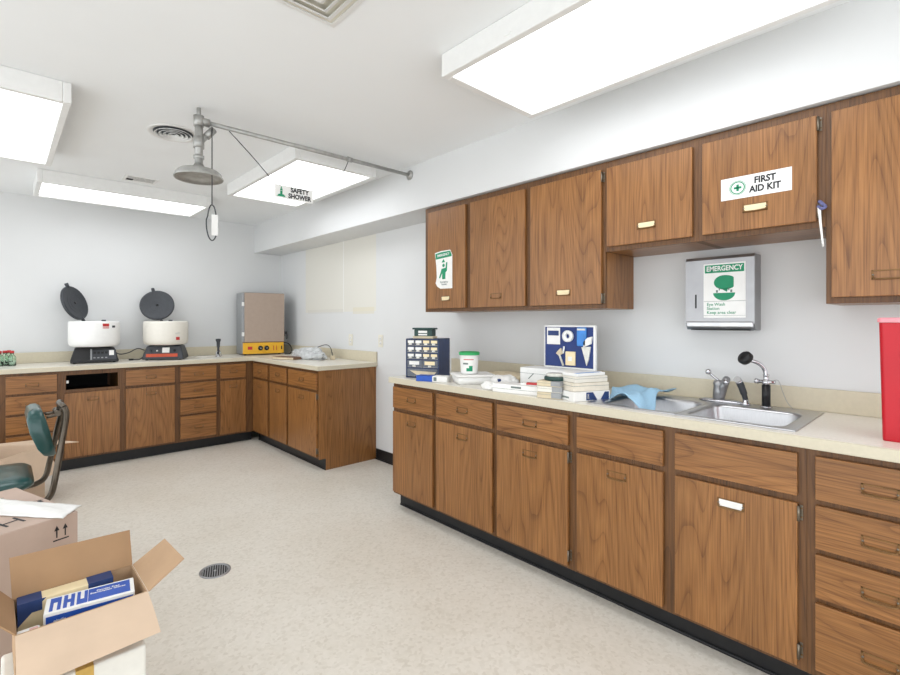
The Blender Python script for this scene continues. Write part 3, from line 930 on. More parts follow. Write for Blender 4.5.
m.tube([(0.038, 0, -0.078), (0.078, 0.0, -0.03)], 0.02, g, 10)
m.build('valve', t)
m = MB()
m.lathe([(0.022, -0.235), (0.03, -0.252), (0.06, -0.262), (0.10, -0.276), (0.117, -0.292), (0.117, -0.300), (0.126, -0.312), (0.124, -0.318), (0.10, -0.300), (0.06, -0.29), (0.0, -0.286)], g, n=40)
m.build('shower_head', t)
m = MB()
x, yy = 0.058, -0.035
m.tube([(x, yy, -0.03), (x, yy, -0.455)], 0.003, M['dgrey'], 8)
m.tube([(0.078, 0, -0.03), (x, yy, -0.03)], 0.006, g, 8)
ring = [(x + 0.030 * math.sin(a) * (1.0 if math.cos(a) < 0.3 else 0.8), yy, -0.555 + 0.098 * math.cos(a)) for a in [2 * PI * k / 26 for k in range(26)]]
m.tube(ring, 0.0035, M['dgrey'], 8, closed=True)
m.build('pull_ring', t)
m = MB(); m.box(x - 0.004, yy - 0.007, -0.625, x + 0.030, yy - 0.0035, -0.51, M['white'], 0.001); m.build('pull_tag', t)

t = thing('safety_shower_sign', 'small hanging safety shower sign on cords below the pipe', 'sign', (1.372, 2.777, 2.058))
m = MB(); m.box(-0.128, -0.002, 0, 0.128, 0.002, 0.082, M['white'], 0.001)
m.text('SAFETY\nSHOWER', 0.040, front_at(0.036, -0.0026, 0.041), M['ink'], 0.0016, xs=0.92)
G = M['green']
def tri(p):
    m.prism([(a, -0.003, b) for a, b in p], (0, 0.001, 0), G)
tri([(-0.09, 0.062), (-0.083, 0.062), (-0.083, 0.07), (-0.09, 0.07)])
tri([(-0.096, 0.048), (-0.077, 0.048), (-0.082, 0.06), (-0.091, 0.06)])
tri([(-0.094, 0.024), (-0.079, 0.024), (-0.079, 0.046), (-0.094, 0.046)])
tri([(-0.115, 0.010), (-0.058, 0.010), (-0.07, 0.024), (-0.103, 0.024)])
m.build('panel', t)
m = MB()
m.tube(bez([(-0.126, 0, 0.082), (-0.25, 0, 0.2), (-0.40, 0, 0.329)], 5), 0.0026, M['dgrey'], 6); m.build('cord', t)
m = MB()
m.tube(bez([(0.126, 0, 0.078), (0.20, 0, 0.105), (0.28, 0, 0.16), (0.355, 0, 0.25), (0.395, 0, 0.332)], 5), 0.0028, M['dgrey'], 6); m.build('cord', t)

# ------------------------------------------------------------------ floor drain
t = thing('floor_drain', 'round metal drain grate set in the vinyl floor', 'drain', (0.835, 2.59, 0))
m = MB(); m.lathe([(0.076, 0.0), (0.076, 0.004), (0.066, 0.005), (0.064, 0.001), (0.0, 0.001)], M['satin'], n=36, caps=False); m.build('rim', t)
m = MB(); m.lathe([(0.063, 0.0012), (0.0, 0.0012)], M['dark'], n=36, caps=False); m.build('well', t)
m = MB(); m.tube([(0, 0, 0.001), (0, 0, 0.006)], 0.006, M['steel'], 10)
for k in range(-5, 6):
    x = k * 0.0115; hw = math.sqrt(0.063 ** 2 - x * x)
    m.box(x - 0.0028, -hw, 0.001, x + 0.0028, hw, 0.0045, M['satin'])
m.build('grate', t, rot=(0, 0, math.radians(-20)))

# ------------------------------------------------------------------ back worktop: bottles, centrifuges, tap, oven, pile
bp = thing('glass_bottle', 'clear glass bottle with red cap, front one of the group on the back worktop', 'bottle', (0.072, 5.475, CT), 0, 'small glass bottles')
m = MB(); m.lathe([(0.0, 0.001), (0.026, 0.001), (0.028, 0.006), (0.028, 0.070), (0.024, 0.084), (0.013, 0.098), (0.013, 0.118), (0.011, 0.118), (0.011, 0.096), (0.0265, 0.069), (0.0265, 0.005), (0.0, 0.005)], M['glass'], n=20, caps=False)
m.build('body', bp)
m = MB(); m.lathe([(0.0155, 0.112), (0.0155, 0.130), (0.013, 0.132), (0, 0.132)], M['redink'], n=16); m.build('cap', bp)
dup(bp, (0.025, 5.545, CT), 'clear glass bottle with red cap, standing behind the front bottle')
dup(bp, (0.052, 5.600, CT), 'clear glass bottle with red cap, rearmost of the group by the splash')
dup(bp, (-0.01, 5.50, CT), 'clear glass bottle with red cap, at the left edge of the photo')

def disc_mtx(n, roll=0.0):
    return (Vector(n).normalized().to_track_quat('Z', 'Y').to_matrix() @ Matrix.Rotation(roll, 3, 'Z'))

def centrifuge(x, y, rz, label, face, lid_c, lid_n, lid_r, variant, tab):
    t = thing('centrifuge', label, 'centrifuge', (x, y, CT), rz, 'bench centrifuges')
    # base: wedge with control face
    m = MB()
    w0, w1, d0, d1, h = 0.185, 0.155, 0.15, 0.12, 0.135
    for a in (-1, 1):
        for b in (-1, 1):
            m.lathe([(0.014, 0), (0.012, 0.012), (0, 0.012)], M['black'], at=(a * 0.15, b * 0.11, 0), n=10)
    m.loft([rrect(0, 0, w0, d0, 0.012, 0.010), rrect(0, 0, w0, d0, 0.012, 0.03), rrect(0, 0.012, w1, d1, 0.02, h), rrect(0, 0.012, w1 - 0.03, d1 - 0.03, 0.02, h + 0.016)], M['black'] if variant == 1 else M['dgrey'], cap0=True, cap1=True, smooth=False)
    m.build('base', t)
    m = MB()
    # sloped control panel: follow front face between z .03 and h
    def fp(px, pz, off=0.0):
        k = (pz - 0.03) / (h - 0.03)
        yy = -d0 + k * (d0 - d1 + 0.012)
        return (px, yy - 0.002 - off, pz)
    def quad(x0, x1, za, zb, mat, off=0.0, th=0.002):
        m.prism([fp(x0, za, off), fp(x1, za, off), fp(x1, zb, off), fp(x0, zb, off)], (0, 0.003, 0), mat)
    if variant == 1:
        quad(-0.03, 0.165, 0.032, 0.122, M['dgrey'])
        quad(-0.035, -0.022, 0.032, 0.13, M['grey'], 0.001)
        quad(0.11, 0.148, 0.07, 0.115, M['paper'], 0.002)
        for k in range(4):
            quad(-0.012 + k * 0.03, 0.004 + k * 0.03, 0.045, 0.055, M['grey'], 0.002)
            quad(-0.012 + k * 0.03, 0.008 + k * 0.03, 0.085, 0.105, M['black'], 0.002)
    else:
        quad(-0.145, 0.15, 0.066, 0.128, M['dgrey'])
        quad(-0.15, 0.13, 0.034, 0.064, M['orange'], 0.001)
        quad(-0.01, 0.055, 0.074, 0.124, M['paper'], 0.002)
        for k, r in ((-0.105, 0.008), (-0.055, 0.008), (0.1, 0.012)):
            m.lathe([(r, 0), (r, 0.01), (0, 0.011)], M['black'] if k < -0.06 or k > 0.05 else M['white'], at=fp(k, 0.095), n=12, mtx=Matrix.Rotation(PI / 2, 3, 'X'))
    m.build('control_panel', t)
    m = MB(); R = 0.205
    m.lathe([(0.0, 0.150), (0.165, 0.150), (0.190, 0.158), (0.202, 0.178), (R, 0.21), (R, 0.372), (0.2, 0.384), (0.19, 0.389), (0.152, 0.389), (0.146, 0.384), (0.146, 0.22), (0.0, 0.215)], M['white'] if variant == 1 else M['offwhite'], n=48, caps=False)
    m.build('bowl', t)
    m = MB(); m.lathe([(0, 0.22), (0.05, 0.22), (0.06, 0.30), (0.02, 0.32), (0, 0.33)], M['grey'], n=24, caps=False); m.build('rotor', t)
    m = MB(); m.box(0.05, -0.155, 0.388, 0.085, -0.135, 0.402, M['dgrey'], 0.003); m.build('latch', t)
    m = MB()
    def on_bowl(ang, z, wd, hh, mat, off=0.0012):
        r = R + off
        a0, a1 = ang - wd / 2 / R, ang + wd / 2 / R
        lo, hi = [], []
        ns = 6
        m.loft([[Vector((r * math.cos(a0 + (a1 - a0) * k / ns), r * math.sin(a0 + (a1 - a0) * k / ns), zz)) for k in range(ns + 1)] for zz in (z - hh / 2, z + hh / 2)], mat, closed=False)
    if variant == 1:
        on_bowl(-PI / 2 + 0.42, 0.352, 0.055, 0.028, M['redink']); on_bowl(-PI / 2 + 0.42, 0.326, 0.055, 0.008, M['redink'])
        on_bowl(-PI / 2 + 0.78, 0.338, 0.035, 0.02, M['dgrey'])
    else:
        on_bowl(-PI / 2 + 0.72, 0.215, 0.038, 0.03, M['redink']); on_bowl(-PI / 2 + 0.72, 0.268, 0.05, 0.02, M['clear'])
    m.build('bowl_label', t)
    m = MB()
    mt = disc_mtx(lid_n)
    m.lathe([(0.0, 0.0), (lid_r - 0.03, 0.0), (lid_r - 0.018, 0.006), (lid_r - 0.006, 0.008), (lid_r, 0.002), (lid_r, -0.014), (lid_r - 0.01, -0.022), (0.05, -0.03), (0.0, -0.03)], M['dgrey'], at=lid_c, n=44, mtx=mt, caps=False)
    m.lathe([(0.012, 0.0), (0.012, 0.004), (0, 0.005)], M['black'], at=lid_c, n=14, mtx=mt)
    for rr in (0.06, 0.095):
        m.lathe([(rr, 0.0), (rr + 0.002, 0.002), (rr + 0.004, 0.0)], M['dgrey'], at=lid_c, n=36, mtx=mt, caps=False)
    nv = Vector(lid_n).normalized()
    upv = (Vector((0, 0, 1)) - nv * nv.z).normalized()
    sd = nv.cross(upv)
    upv = (upv * math.cos(tab) + sd * math.sin(tab))
    p = Vector(lid_c) + upv * lid_r
    m.tube([p - upv * 0.015, p + upv * 0.03], 0.016, M['dgrey'], 8)
    q = Vector(lid_c) - upv * lid_r
    m.tube([q + upv * 0.02, q - upv * 0.03 - Vector((0, 0, 0.0))], 0.014, M['dgrey'], 8)
    m.build('lid', t, label='open dark grey lid')
    return t
c1 = centrifuge(0.665, 5.470, math.radians(-6), 'white-bowled centrifuge with black base and open lid, left of the pair', 0, (-0.150, 0.10, 0.562), (0.80, -0.52, 0.30), 0.165, 1, 0.2)
c2 = centrifuge(1.265, 5.420, math.radians(-24), 'cream-bowled centrifuge with orange control strip and open lid', 0, (-0.105, 0.115, 0.555), (0.10, -0.93, 0.30), 0.160, 2, 0.25)
m = MB()
m.tube(bez([(0.835, 5.56, CT + 0.09), (0.90, 5.66, CT + 0.055), (0.97, 5.62, CT + 0.07), (1.04, 5.58, CT + 0.11), (1.10, 5.56, CT + 0.09)], 8), 0.005, M['dgrey'], 8)
adopt(m.build('cord'), c1)
m = MB()
m.tube(bez([(0.97, 5.48, CT + 0.006), (1.03, 5.46, CT + 0.006), (1.07, 5.47, CT + 0.03), (1.115, 5.49, CT + 0.06)], 8), 0.005, M['black'], 8)
m.box(0.945, 5.462, CT + 0.0005, 0.985, 5.492, CT + 0.016, M['black'], 0.004)
adopt(m.build('plug'), c2)

t = thing('lab_tap', 'small chrome lab tap rising from the back worktop', 'tap', (1.775, 5.40, CT))
m = MB(); m.lathe([(0.03, 0.0005), (0.028, 0.008), (0.016, 0.014), (0.013, 0.03), (0, 0.03)], M['chrome'], n=20); m.build('base', t)
m = MB(); m.lathe([(0.011, 0.02), (0.012, 0.1), (0.016, 0.11), (0.018, 0.16), (0.026, 0.175), (0.026, 0.195), (0, 0.197)], M['dgrey'], n=18); m.build('column', t)
m = MB()
m.tube(bez([(0, 0, 0.06), (-0.02, -0.01, 0.05), (-0.03, -0.02, 0.02)], 5), 0.007, M['chrome'], 8)
m.tube([(0.012, 0, 0.07), (0.036, -0.012, 0.006)], 0.005, M['chrome'], 8)
m.build('spout', t)
t = thing('cup_sink', 'small oval white cup sink in the back worktop beside the tap', 'sink', (1.66, 5.46, CT))
m = MB(); m.lathe([(0.085, 0.0005), (0.085, 0.008), (0.068, 0.009), (0.06, 0.002), (0.0, 0.0015)], M['offwhite'], n=36, sx=1.15, sy=0.72, caps=False); m.build('rim', t)
m = MB(); m.lathe([(0.012, 0.0016), (0.012, 0.003), (0.0, 0.003)], M['satin'], n=14, caps=False); m.build('drain', t)

# oven in the corner
t = thing('laboratory_oven', 'tall grey and tan lab oven with yellow control panel in the corner', 'oven', (2.030, 5.385, CT), math.radians(-8))
W, D, H = 0.468, 0.29, 0.715
m = MB()
for a in (0.04, W - 0.04):
    for b in (0.04, D - 0.04):
        m.lathe([(0.016, 0), (0.014, 0.012), (0, 0.012)], M['black'], at=(a, b, 0), n=10)
m.box(0, 0, 0.011, W, D, H, M['grey'], 0.006, 2)
m.build('casing', t)
m = MB(); m.box(0.022, -0.024, 0.150, W + 0.002, -0.0005, H - 0.004, M['beige'], 0.006, 2)
m.build('door', t, label='plain tan door')
m = MB()
for z in (0.24, 0.58):
    m.box(-0.004, -0.018, z - 0.022, 0.02, 0.012, z + 0.022, M['whitemetal'], 0.004)
m.build('hinge', t)
m = MB(); m.box(0.004, -0.022, 0.016, W - 0.004, -0.0005, 0.142, M['yellow'], 0.003); 
m.box(0.0, -0.016, 0.141, W, -0.0005, 0.150, M['bookbrown'])
m.box(0.055, -0.0235, 0.065, 0.105, -0.0215, 0.100, M['redink'])
for x in (0.34, 0.375):
    m.box(x, -0.0235, 0.05, x + 0.008, -0.0215, 0.105, M['orange'])
m.box(0.43, -0.026, 0.06, 0.443, -0.0215, 0.1, M['black'])
m.build('control_panel', t, label='yellow control panel')
for x in (0.195, 0.265):
    m = MB(); m.lathe([(0.027, 0.0), (0.027, 0.004), (0.02, 0.006), (0.018, 0.02), (0, 0.021)], M['black'], at=(x, -0.022, 0.08), n=22, mtx=Matrix.Rotation(PI / 2, 3, 'X'))
    m.lathe([(0.008, 0.0), (0.008, 0.002), (0, 0.002)], M['grey'], at=(x, -0.0425, 0.08), n=12, mtx=Matrix.Rotation(PI / 2, 3, 'X'))
    m.build('knob', t)
m = MB()
m.box(W + 0.002, -0.018, 0.21, W + 0.014, 0.0, 0.27, M['black'], 0.004)
m.tube(bez([(W + 0.01, -0.012, 0.255), (W + 0.028, -0.02, 0.26), (W + 0.034, -0.02, 0.21), (W + 0.03, -0.02, 0.175)], 5), 0.008, M['black'], 8)
m.tube([(W + 0.001, 0.0, 0.24), (W + 0.02, -0.015, 0.25)], 0.012, M['black'], 8)
m.build('handle', t)
m = MB(); m.tube(bez([(0.467, 0.02, 0.14), (0.525, -0.01, 0.12), (0.55, -0.05, 0.06), (0.52, -0.07, 0.008), (0.46, -0.06, 0.006)], 8), 0.0055, M['black'], 8)
m.build('cord', t)

# pile of film and cable
m = MB()
mt = Matrix.Translation((2.20, 4.55, CT)) @ Matrix.Rotation(math.radians(-68), 4, 'Z')
m.box(-0.17, -0.07, 0.0008, 0.11, 0.07, 0.026, M['bookbrown'], 0.003, 2, mt)
m.box(-0.165, -0.071, 0.005, 0.105, -0.064, 0.022, M['tan'], 0, 1, mt)
tag(m.build('brown_book'), 'flat brown book under the grey plastic pile on the corner worktop', 'book')
def blob(cx, cy, cz, hx, hy, hz, seed, mat, rz=0.0):
    m = MB()
    r = bmesh.ops.create_icosphere(m.bm, subdivisions=5, radius=1)
    R = Matrix.Rotation(rz, 3, 'Z')
    for v in r['verts']:
        p = v.co.copy()
        q = p + Vector((seed, seed * .7, 0))
        d = 1 + 0.30 * noise.noise(q * 1.7) + 0.20 * (0.5 - abs(noise.noise(q * 3.3))) + 0.13 * (0.5 - abs(noise.noise(q * 7)))
        z = max(p.z * d, -0.55)
        v.co = R @ Vector((p.x * d * hx, p.y * d * hy, 0)) + Vector((cx, cy, cz + (z + 0.55) * hz))
    m.faces_of(r['verts'], mat, True)
    return m
m = blob(2.372, 4.46, CT + 0.001, 0.085, 0.235, 0.070, 3.1, M['bag'], 0.12)
tag(m.build('plastic_film'), 'crumpled heap of grey plastic film on the corner worktop', 'plastic film')
m = MB()
m.tube(bez([(2.43, 4.60, CT + 0.06), (2.46, 4.48, CT + 0.11), (2.50, 4.36, CT + 0.145), (2.52, 4.30, CT + 0.12), (2.52, 4.26, CT + 0.05), (2.50, 4.24, CT + 0.006)], 8), 0.004, M['dgrey'], 8)
m.box(2.485, 4.20, CT + 0.0005, 2.52, 4.25, CT + 0.04, M['tan'], 0.004)
tag(m.build('loose_cable'), 'thin dark cable arching up behind the grey plastic heap', 'cable')

# ------------------------------------------------------------------ things on the sink run worktop
# small-parts organizer
t = thing('drawer_organizer', 'navy small-parts organizer with rows of clear drawers', 'organizer', (2.092, 2.555, CT + 0.001), math.radians(-65))
W, D, H = 0.242, 0.215, 0.268
n = M['navy']
m = MB()
m.box(0, 0, 0, 0.005, D, H, n); m.box(W - 0.005, 0, 0, W, D, H, n); m.box(0, 0, 0, W, D, 0.006, n); m.box(0, 0, H - 0.005, W, D, H, n); m.box(0, D - 0.004, 0, W, D, H, n)
rows = [(0.222, 0.262, 4), (0.176, 0.216, 4), (0.130, 0.170, 4), (0.072, 0.124, 2), (0.010, 0.066, 1)]
for z0, z1, k in rows[:-1]:
    m.box(0.005, 0.002, z0 - 0.006, W - 0.005, D - 0.004, z0 - 0.002, n)
m.build('case', t)
for z0, z1, k in rows:
    cw = (W - 0.012) / k
    for i in range(k):
        a = 0.006 + i * cw + 0.002; b = 0.006 + (i + 1) * cw - 0.002
        q = MB()
        q.box(a, 0.003, z0 + 0.002, b, 0.006, z1 - 0.002, M['smoke'])
        q.box(a, 0.006, z0, b, D - 0.02, z0 + 0.003, M['clear'])
        q.box(a + 0.001, 0.0062, z0 + 0.003, b - 0.001, 0.045, z0 + (z1 - z0) * (0.45 + 0.3 * random.random()), random.choice([M['dgrey'], M['tan'], M['grey'], M['paper']]), 0.003)
        q.box((a + b) / 2 - 0.011, -0.008, z0 + 0.004, (a + b) / 2 + 0.011, 0.003, z0 + 0.016, M['clear'], 0.002)
        if k == 4:
            q.box(a + 0.006, 0.0015, z0 + 0.016, b - 0.004, 0.003, z1 - 0.006, M['card_cream' if i > 1 else 'paper'])
        elif k == 2:
            q.box(a + 0.016, 0.0015, z0 + 0.018, b - 0.02, 0.003, z1 - 0.010, M['card_cream' if i else 'paper'])
        if k == 1:
            q.prism([(a + 0.02, 0.003, z0 + 0.040), (a + 0.07, 0.003, z0 + 0.012), (b - 0.03, 0.003, z0 + 0.010), (b - 0.01, 0.003, z0 + 0.034)], (0, -0.0015, 0), M['tan'])
        q.build('drawer', t)
# green box on top
t = thing('label_box', 'small dark green box with pale label on top of the organizer', 'box', (2.200, 2.480, CT + 0.2695), math.radians(-62.5))
m = MB(); m.box(-0.075, -0.04, 0, 0.075, 0.05, 0.016, M['tan'], 0.003); m.build('tray', t)
m = MB(); m.box(-0.066, -0.035, 0.0162, 0.066, 0.04, 0.062, M['dgreen'], 0.003)
m.box(-0.035, -0.0365, 0.022, 0.03, -0.034, 0.054, M['paper']); m.box(-0.035, -0.0375, 0.032, 0.03, -0.036, 0.038, M['dgreen']); m.build('body', t)
m = MB(); m.box(-0.078, -0.042, 0.0622, 0.078, 0.046, 0.074, M['dgreen'], 0.003); m.build('lid', t)

m = MB()
mt = Matrix.Translation((2.112, 2.262, CT + 0.0005)) @ Matrix.Rotation(math.radians(-62), 4, 'Z')
m.box(-0.13, -0.04, 0, -0.02, 0.04, 0.036, M['blue'], 0.002, 2, mt)
m.box(-0.02, -0.04, 0, 0.08, 0.04, 0.036, M['paper'], 0.002, 2, mt)
m.box(-0.01, -0.041, 0.006, 0.01, -0.039, 0.03, M['greyink'], 0, 1, mt)
tag(m.build('flat_carton'), 'flat blue and white carton lying in front of the organizer', 'carton')

# tub with bucket on its lid
t = thing('plastic_tub', 'low white lidded plastic tub under the green-lidded bucket', 'tub', (2.225, 2.055, CT + 0.0005), math.radians(-32))
m = MB()
m.loft([rrect(0, 0, 0.108, 0.085, 0.02, 0), rrect(0, 0, 0.118, 0.094, 0.022, 0.048)], M['white'], cap0=True, cap1=True); m.build('body', t)
m = MB()
m.loft([rrect(0, 0, 0.123, 0.099, 0.024, 0.046), rrect(0, 0, 0.124, 0.1, 0.024, 0.056), rrect(0, 0, 0.118, 0.094, 0.02, 0.060), rrect(0, 0, 0.09, 0.07, 0.02, 0.058)], M['paper'], cap0=True, cap1=True); m.build('lid', t)
t = thing('bucket', 'small white bucket with green lid standing on the white tub', 'bucket', (2.205, 2.065, CT + 0.0608), math.radians(-48))
m = MB(); m.lathe([(0.0, 0), (0.050, 0), (0.052, 0.003), (0.059, 0.112), (0.061, 0.114), (0.061, 0.120), (0, 0.120)], M['white'], n=36, caps=False); m.build('body', t)
m = MB(); m.lathe([(0.065, 0.117), (0.066, 0.132), (0.062, 0.136), (0.058, 0.132), (0.0, 0.131)], M['lidgreen'], n=36, caps=False)
m.lathe([(0.0655, 0.117), (0.0, 0.1165)], M['lidgreen'], n=36, caps=False); m.build('lid', t)
m = MB()
def on_cyl(a0, a1, za, zb, mat, off):
    ns = 10
    def rad(z): return 0.052 + 0.007 * (z - 0.003) / 0.109 + off
    m.loft([[Vector((rad(z) * math.cos(a0 + (a1 - a0) * k / ns), rad(z) * math.sin(a0 + (a1 - a0) * k / ns), z)) for k in range(ns + 1)] for z in (za, zb)], mat, closed=False)
on_cyl(-PI + 0.2, -0.2, 0.012, 0.10, M['paper'], 0.0008)
on_cyl(-PI / 2 - 0.6, -PI / 2 + 0.5, 0.088, 0.093, M['redink'], 0.0014)
on_cyl(-PI / 2 - 0.7, -PI / 2 - 0.1, 0.060, 0.070, M['greyink'], 0.0014)
on_cyl(-PI / 2 - 0.3, -PI / 2 + 0.4, 0.018, 0.038, M['green'], 0.0014)
on_cyl(-PI / 2 + 0.0, -PI / 2 + 0.4, 0.038, 0.052, M['green'], 0.0014)
m.build('label_wrap', t)

# tan paper parcel and white packs near the splash
m = blob(2.50, 1.99, CT + 0.001, 0.075, 0.17, 0.034, 8.3, M['tan'], -0.2)
tag(m.build('paper_parcel'), 'crumpled tan paper parcel by the backsplash behind the tub', 'parcel')
m = blob(2.25, 1.825, CT + 0.001, 0.080, 0.075, 0.042, 5.2, M['paper'], -0.3)
def patch_on(m, x, y, z, sx, sy, sz, mat, rz):
    m.box(-sx, -sy, -sz, sx, sy, sz, mat, 0.002, 1, Matrix.Translation((x, y, z)) @ Matrix.Rotation(rz, 4, 'Z'))
patch_on(m, 2.185, 1.815, CT + 0.040, 0.008, 0.028, 0.012, M['dblue'], -0.5)
tag(m.build('wrapped_pack'), 'white wrapped pack with blue print beside the white tub', 'pack')
m = blob(2.100, 1.800, CT + 0.001, 0.038, 0.045, 0.026, 11.4, M['paper'], 0.2)
tag(m.build('crumpled_tissue'), 'crumpled white tissue at the worktop edge before the flat white carton', 'tissue')
m = MB()
mt = Matrix.Translation((2.115, 1.600, CT + 0.0005)) @ Matrix.Rotation(math.radians(-80), 4, 'Z')
m.box(-0.145, -0.052, 0, 0.135, 0.06, 0.046, M['paper'], 0.003, 2, mt)
m.box(-0.145, -0.0525, 0.020, 0.135, -0.0515, 0.0215, M['greyink'], 0, 1, mt)
m.box(-0.03, -0.0528, 0.028, 0.03, -0.0515, 0.038, M['greyink'], 0, 1, mt)
tag(m.build('flat_carton'), 'long flat white carton at the worktop edge, below the open blue kit', 'carton')
m = MB()
mt = Matrix.Translation((2.130, 1.545, CT + 0.0470)) @ Matrix.Rotation(math.radians(-60), 4, 'Z')
m.box(-0.05, -0.03, 0, 0.05, 0.03, 0.012, M['paper'], 0.002, 1, mt)
m.box(-0.02, -0.0305, 0.003, 0.048, 0.01, 0.0128, M['redink'], 0.001, 1, mt)
tag(m.build('small_packet'), 'small red and white packet on the long white carton', 'packet')

# open kit case
t = thing('open_kit_case', 'open white case with blue lid of sample supplies standing upright', 'case', (2.30, 1.745, CT + 0.0005), math.radians(-90))
W = 0.44
m = MB()
m.box(0, 0, 0, W, 0.15, 0.118, M['white'], 0.006, 2)
m.box(0.0, -0.0015, 0.085, W, 0.001, 0.0865, M['greyink'])
m.prism([(0.06, -0.001, 0.055), (0.064, -0.001, 0.052), (0.10, -0.001, 0.085), (0.096, -0.001, 0.088)], (0, 0.002, 0), M['greyink'])
m.build('case_base', t)
m = MB()
x0, x1, z0, z1 = 0.098, 0.424, 0.119, 0.366; y0 = 0.105
m.box(x0, y0, z0, x1, y0 + 0.02, z1, M['white'], 0.004, 2)
m.box(x0 + 0.008, y0 - 0.002, z0 + 0.010, x1 - 0.012, y0 + 0.002, z1 - 0.010, M['lining'], 0.001, 1)
m.build('case_lid', t)
def kit(name, fn, label=None):
    global m
    m = MB(); fn(); m.build(name, t, label=label)
yy = y0 - 0.002
kit('info_card', lambda: (m.box(0.120, yy - 0.003, 0.255, 0.208, yy, 0.352, M['paper'], 0.001, 1), m.box(0.128, yy - 0.0036, 0.306, 0.200, yy - 0.003, 0.334, M['dblue'])))
kit('tape_roll', lambda: m.lathe([(0.013, 0), (0.033, 0), (0.033, 0.016), (0.013, 0.016), (0.013, 0)], M['white'], at=(0.262, yy, 0.304), n=30, mtx=Matrix.Rotation(PI / 2, 3, 'X'), caps=False))
kit('blue_pack', lambda: (m.box(0.318, yy - 0.012, 0.250, 0.376, yy, 0.355, pmat('sky_blue_pack', (60, 130, 206), 0.4, var=0.2, scale=20), 0.006, 2), m.box(0.322, yy - 0.014, 0.338, 0.372, yy - 0.01, 0.348, M['clear'], 0.001)))
kit('swab_pack', lambda: (m.prism([(0.359, yy, 0.245), (0.404, yy, 0.265), (0.410, yy, 0.305), (0.384, yy, 0.298), (0.360, yy, 0.275)], (0, -0.012, 0), M['paper']), m.prism([(0.346, yy, 0.245), (0.399, yy, 0.25), (0.389, yy, 0.18), (0.376, yy, 0.145), (0.366, yy, 0.18)], (0, -0.008, 0), M['clear'])))
kit('gauze_pack', lambda: (m.box(0.248, yy - 0.012, 0.140, 0.308, yy, 0.218, M['card_cream'], 0.003), m.box(0.266, yy - 0.013, 0.165, 0.290, yy - 0.011, 0.19, M['paper'])))
kit('tweezers', lambda: (m.prism([(0.185, yy, 0.205), (0.215, yy, 0.235), (0.228, yy, 0.205), (0.205, yy, 0.19)], (0, -0.01, 0), M['tan']), m.tube([(0.205, yy - 0.006, 0.2), (0.232, yy - 0.006, 0.135)], 0.006, M['clear'], 8), m.tube([(0.236, yy - 0.005, 0.245), (0.230, yy - 0.005, 0.205)], 0.005, M['white'], 8)))

# two stacks of flat boxes before the kit
def stack_box(name, x, y, z, rz, sx, sy, h, mat, label, cat='box', extra=None, group=None):
    m = MB()
    mt = Matrix.Translation((x, y, z)) @ Matrix.Rotation(math.radians(rz), 4, 'Z')
    m.box(-sx / 2, -sy / 2, 0, sx / 2, sy / 2, h, mat, 0.002, 2, mt)
    if extra: extra(m, mt, sx, sy, h)
    return tag(m.build(name), label, cat, group)
def seam(m, mt, sx, sy, h):
    m.box(-sx / 2 - 0.0006, -sy / 2 - 0.0006, h * 0.62, sx / 2 + 0.0006, sy / 2 + 0.0006, h * 0.66, M['greyink'], 0, 1, mt)
z = CT + 0.0005
SXA, SYA = 2.108, 1.394
ga, gb = 'boxes stacked at the worktop edge', 'cartons stacked beside the sink'
for k, (h, mat, rz, lb) in enumerate(((0.030, M['tan'], -78, 'tan flat box at the bottom of the stack left of the navy-printed cartons'), (0.028, M['offwhite'], -74, 'off-white flat box in the middle of the stack topped by a green case'), (0.026, M['tan'], -80, 'tan flat box directly under the round dark green case'))):
    def ex(m, mt, sx, sy, hh):
        m.box(sx / 2 - 0.05, -sy / 2 - 0.001, 0.003, sx / 2 + 0.001, sy / 2 + 0.001, hh + 0.0005, M['grey'], 0.001, 1, mt)
        seam(m, mt, sx, sy, hh)
    stack_box('flat_box', SXA, SYA, z, rz, 0.125, 0.10, h, mat, lb, extra=ex, group=ga)
    z += h + 0.0012
t = thing('round_case', 'low dark green round case on top of the stack of tan flat boxes', 'case', (SXA + 0.02, SYA - 0.005, z), 0)
m = MB(); m.lathe([(0.0, 0), (0.054, 0), (0.056, 0.003), (0.056, 0.016), (0.053, 0.019), (0, 0.019)], M['dgreen'], n=32, caps=False); m.build('body', t)
m = MB(); m.lathe([(0.0, 0.0192), (0.044, 0.0192), (0.046, 0.03), (0.04, 0.035), (0, 0.035)], M['clear'], n=28, caps=False); m.build('cap', t)
z = CT + 0.0005
SXB, SYB = 2.180, 1.256
def navy_print(m, mt, sx, sy, h):
    for a, b in ((-0.03, 0.0), (0.035, 0.06)):
        pass
    f = -sy / 2 - 0.0008
    def tri(pts, mat):
        m.prism([mt @ Vector((p, f, q)) for p, q in pts], (mt.to_3x3() @ Vector((0, 0.0016, 0))), mat)
    tri([(-0.035, 0.004), (0.03, 0.004), (0.005, h - 0.004), (-0.035, h - 0.004)], M['dblue'])
    tri([(0.05, 0.004), (0.10, 0.004), (0.10, h - 0.004), (0.075, h - 0.004)], M['dblue'])
    tri([(-0.028, 0.010), (-0.018, 0.010), (-0.018, h - 0.012), (-0.028, h - 0.012)], M['paper'])
    g2 = -sx / 2 - 0.0008
    m.prism([mt @ Vector((g2, p, q)) for p, q in ((-0.02, 0.012), (0.04, 0.012), (0.04, 0.02), (-0.02, 0.02))], (mt.to_3x3() @ Vector((0.0016, 0, 0))), M['greyink'])
stack_box('flat_carton', SXB, SYB, z, -22, 0.215, 0.115, 0.046, M['paper'], 'white carton with navy print at the bottom of the stack by the sink', 'carton', navy_print, gb); z += 0.0472
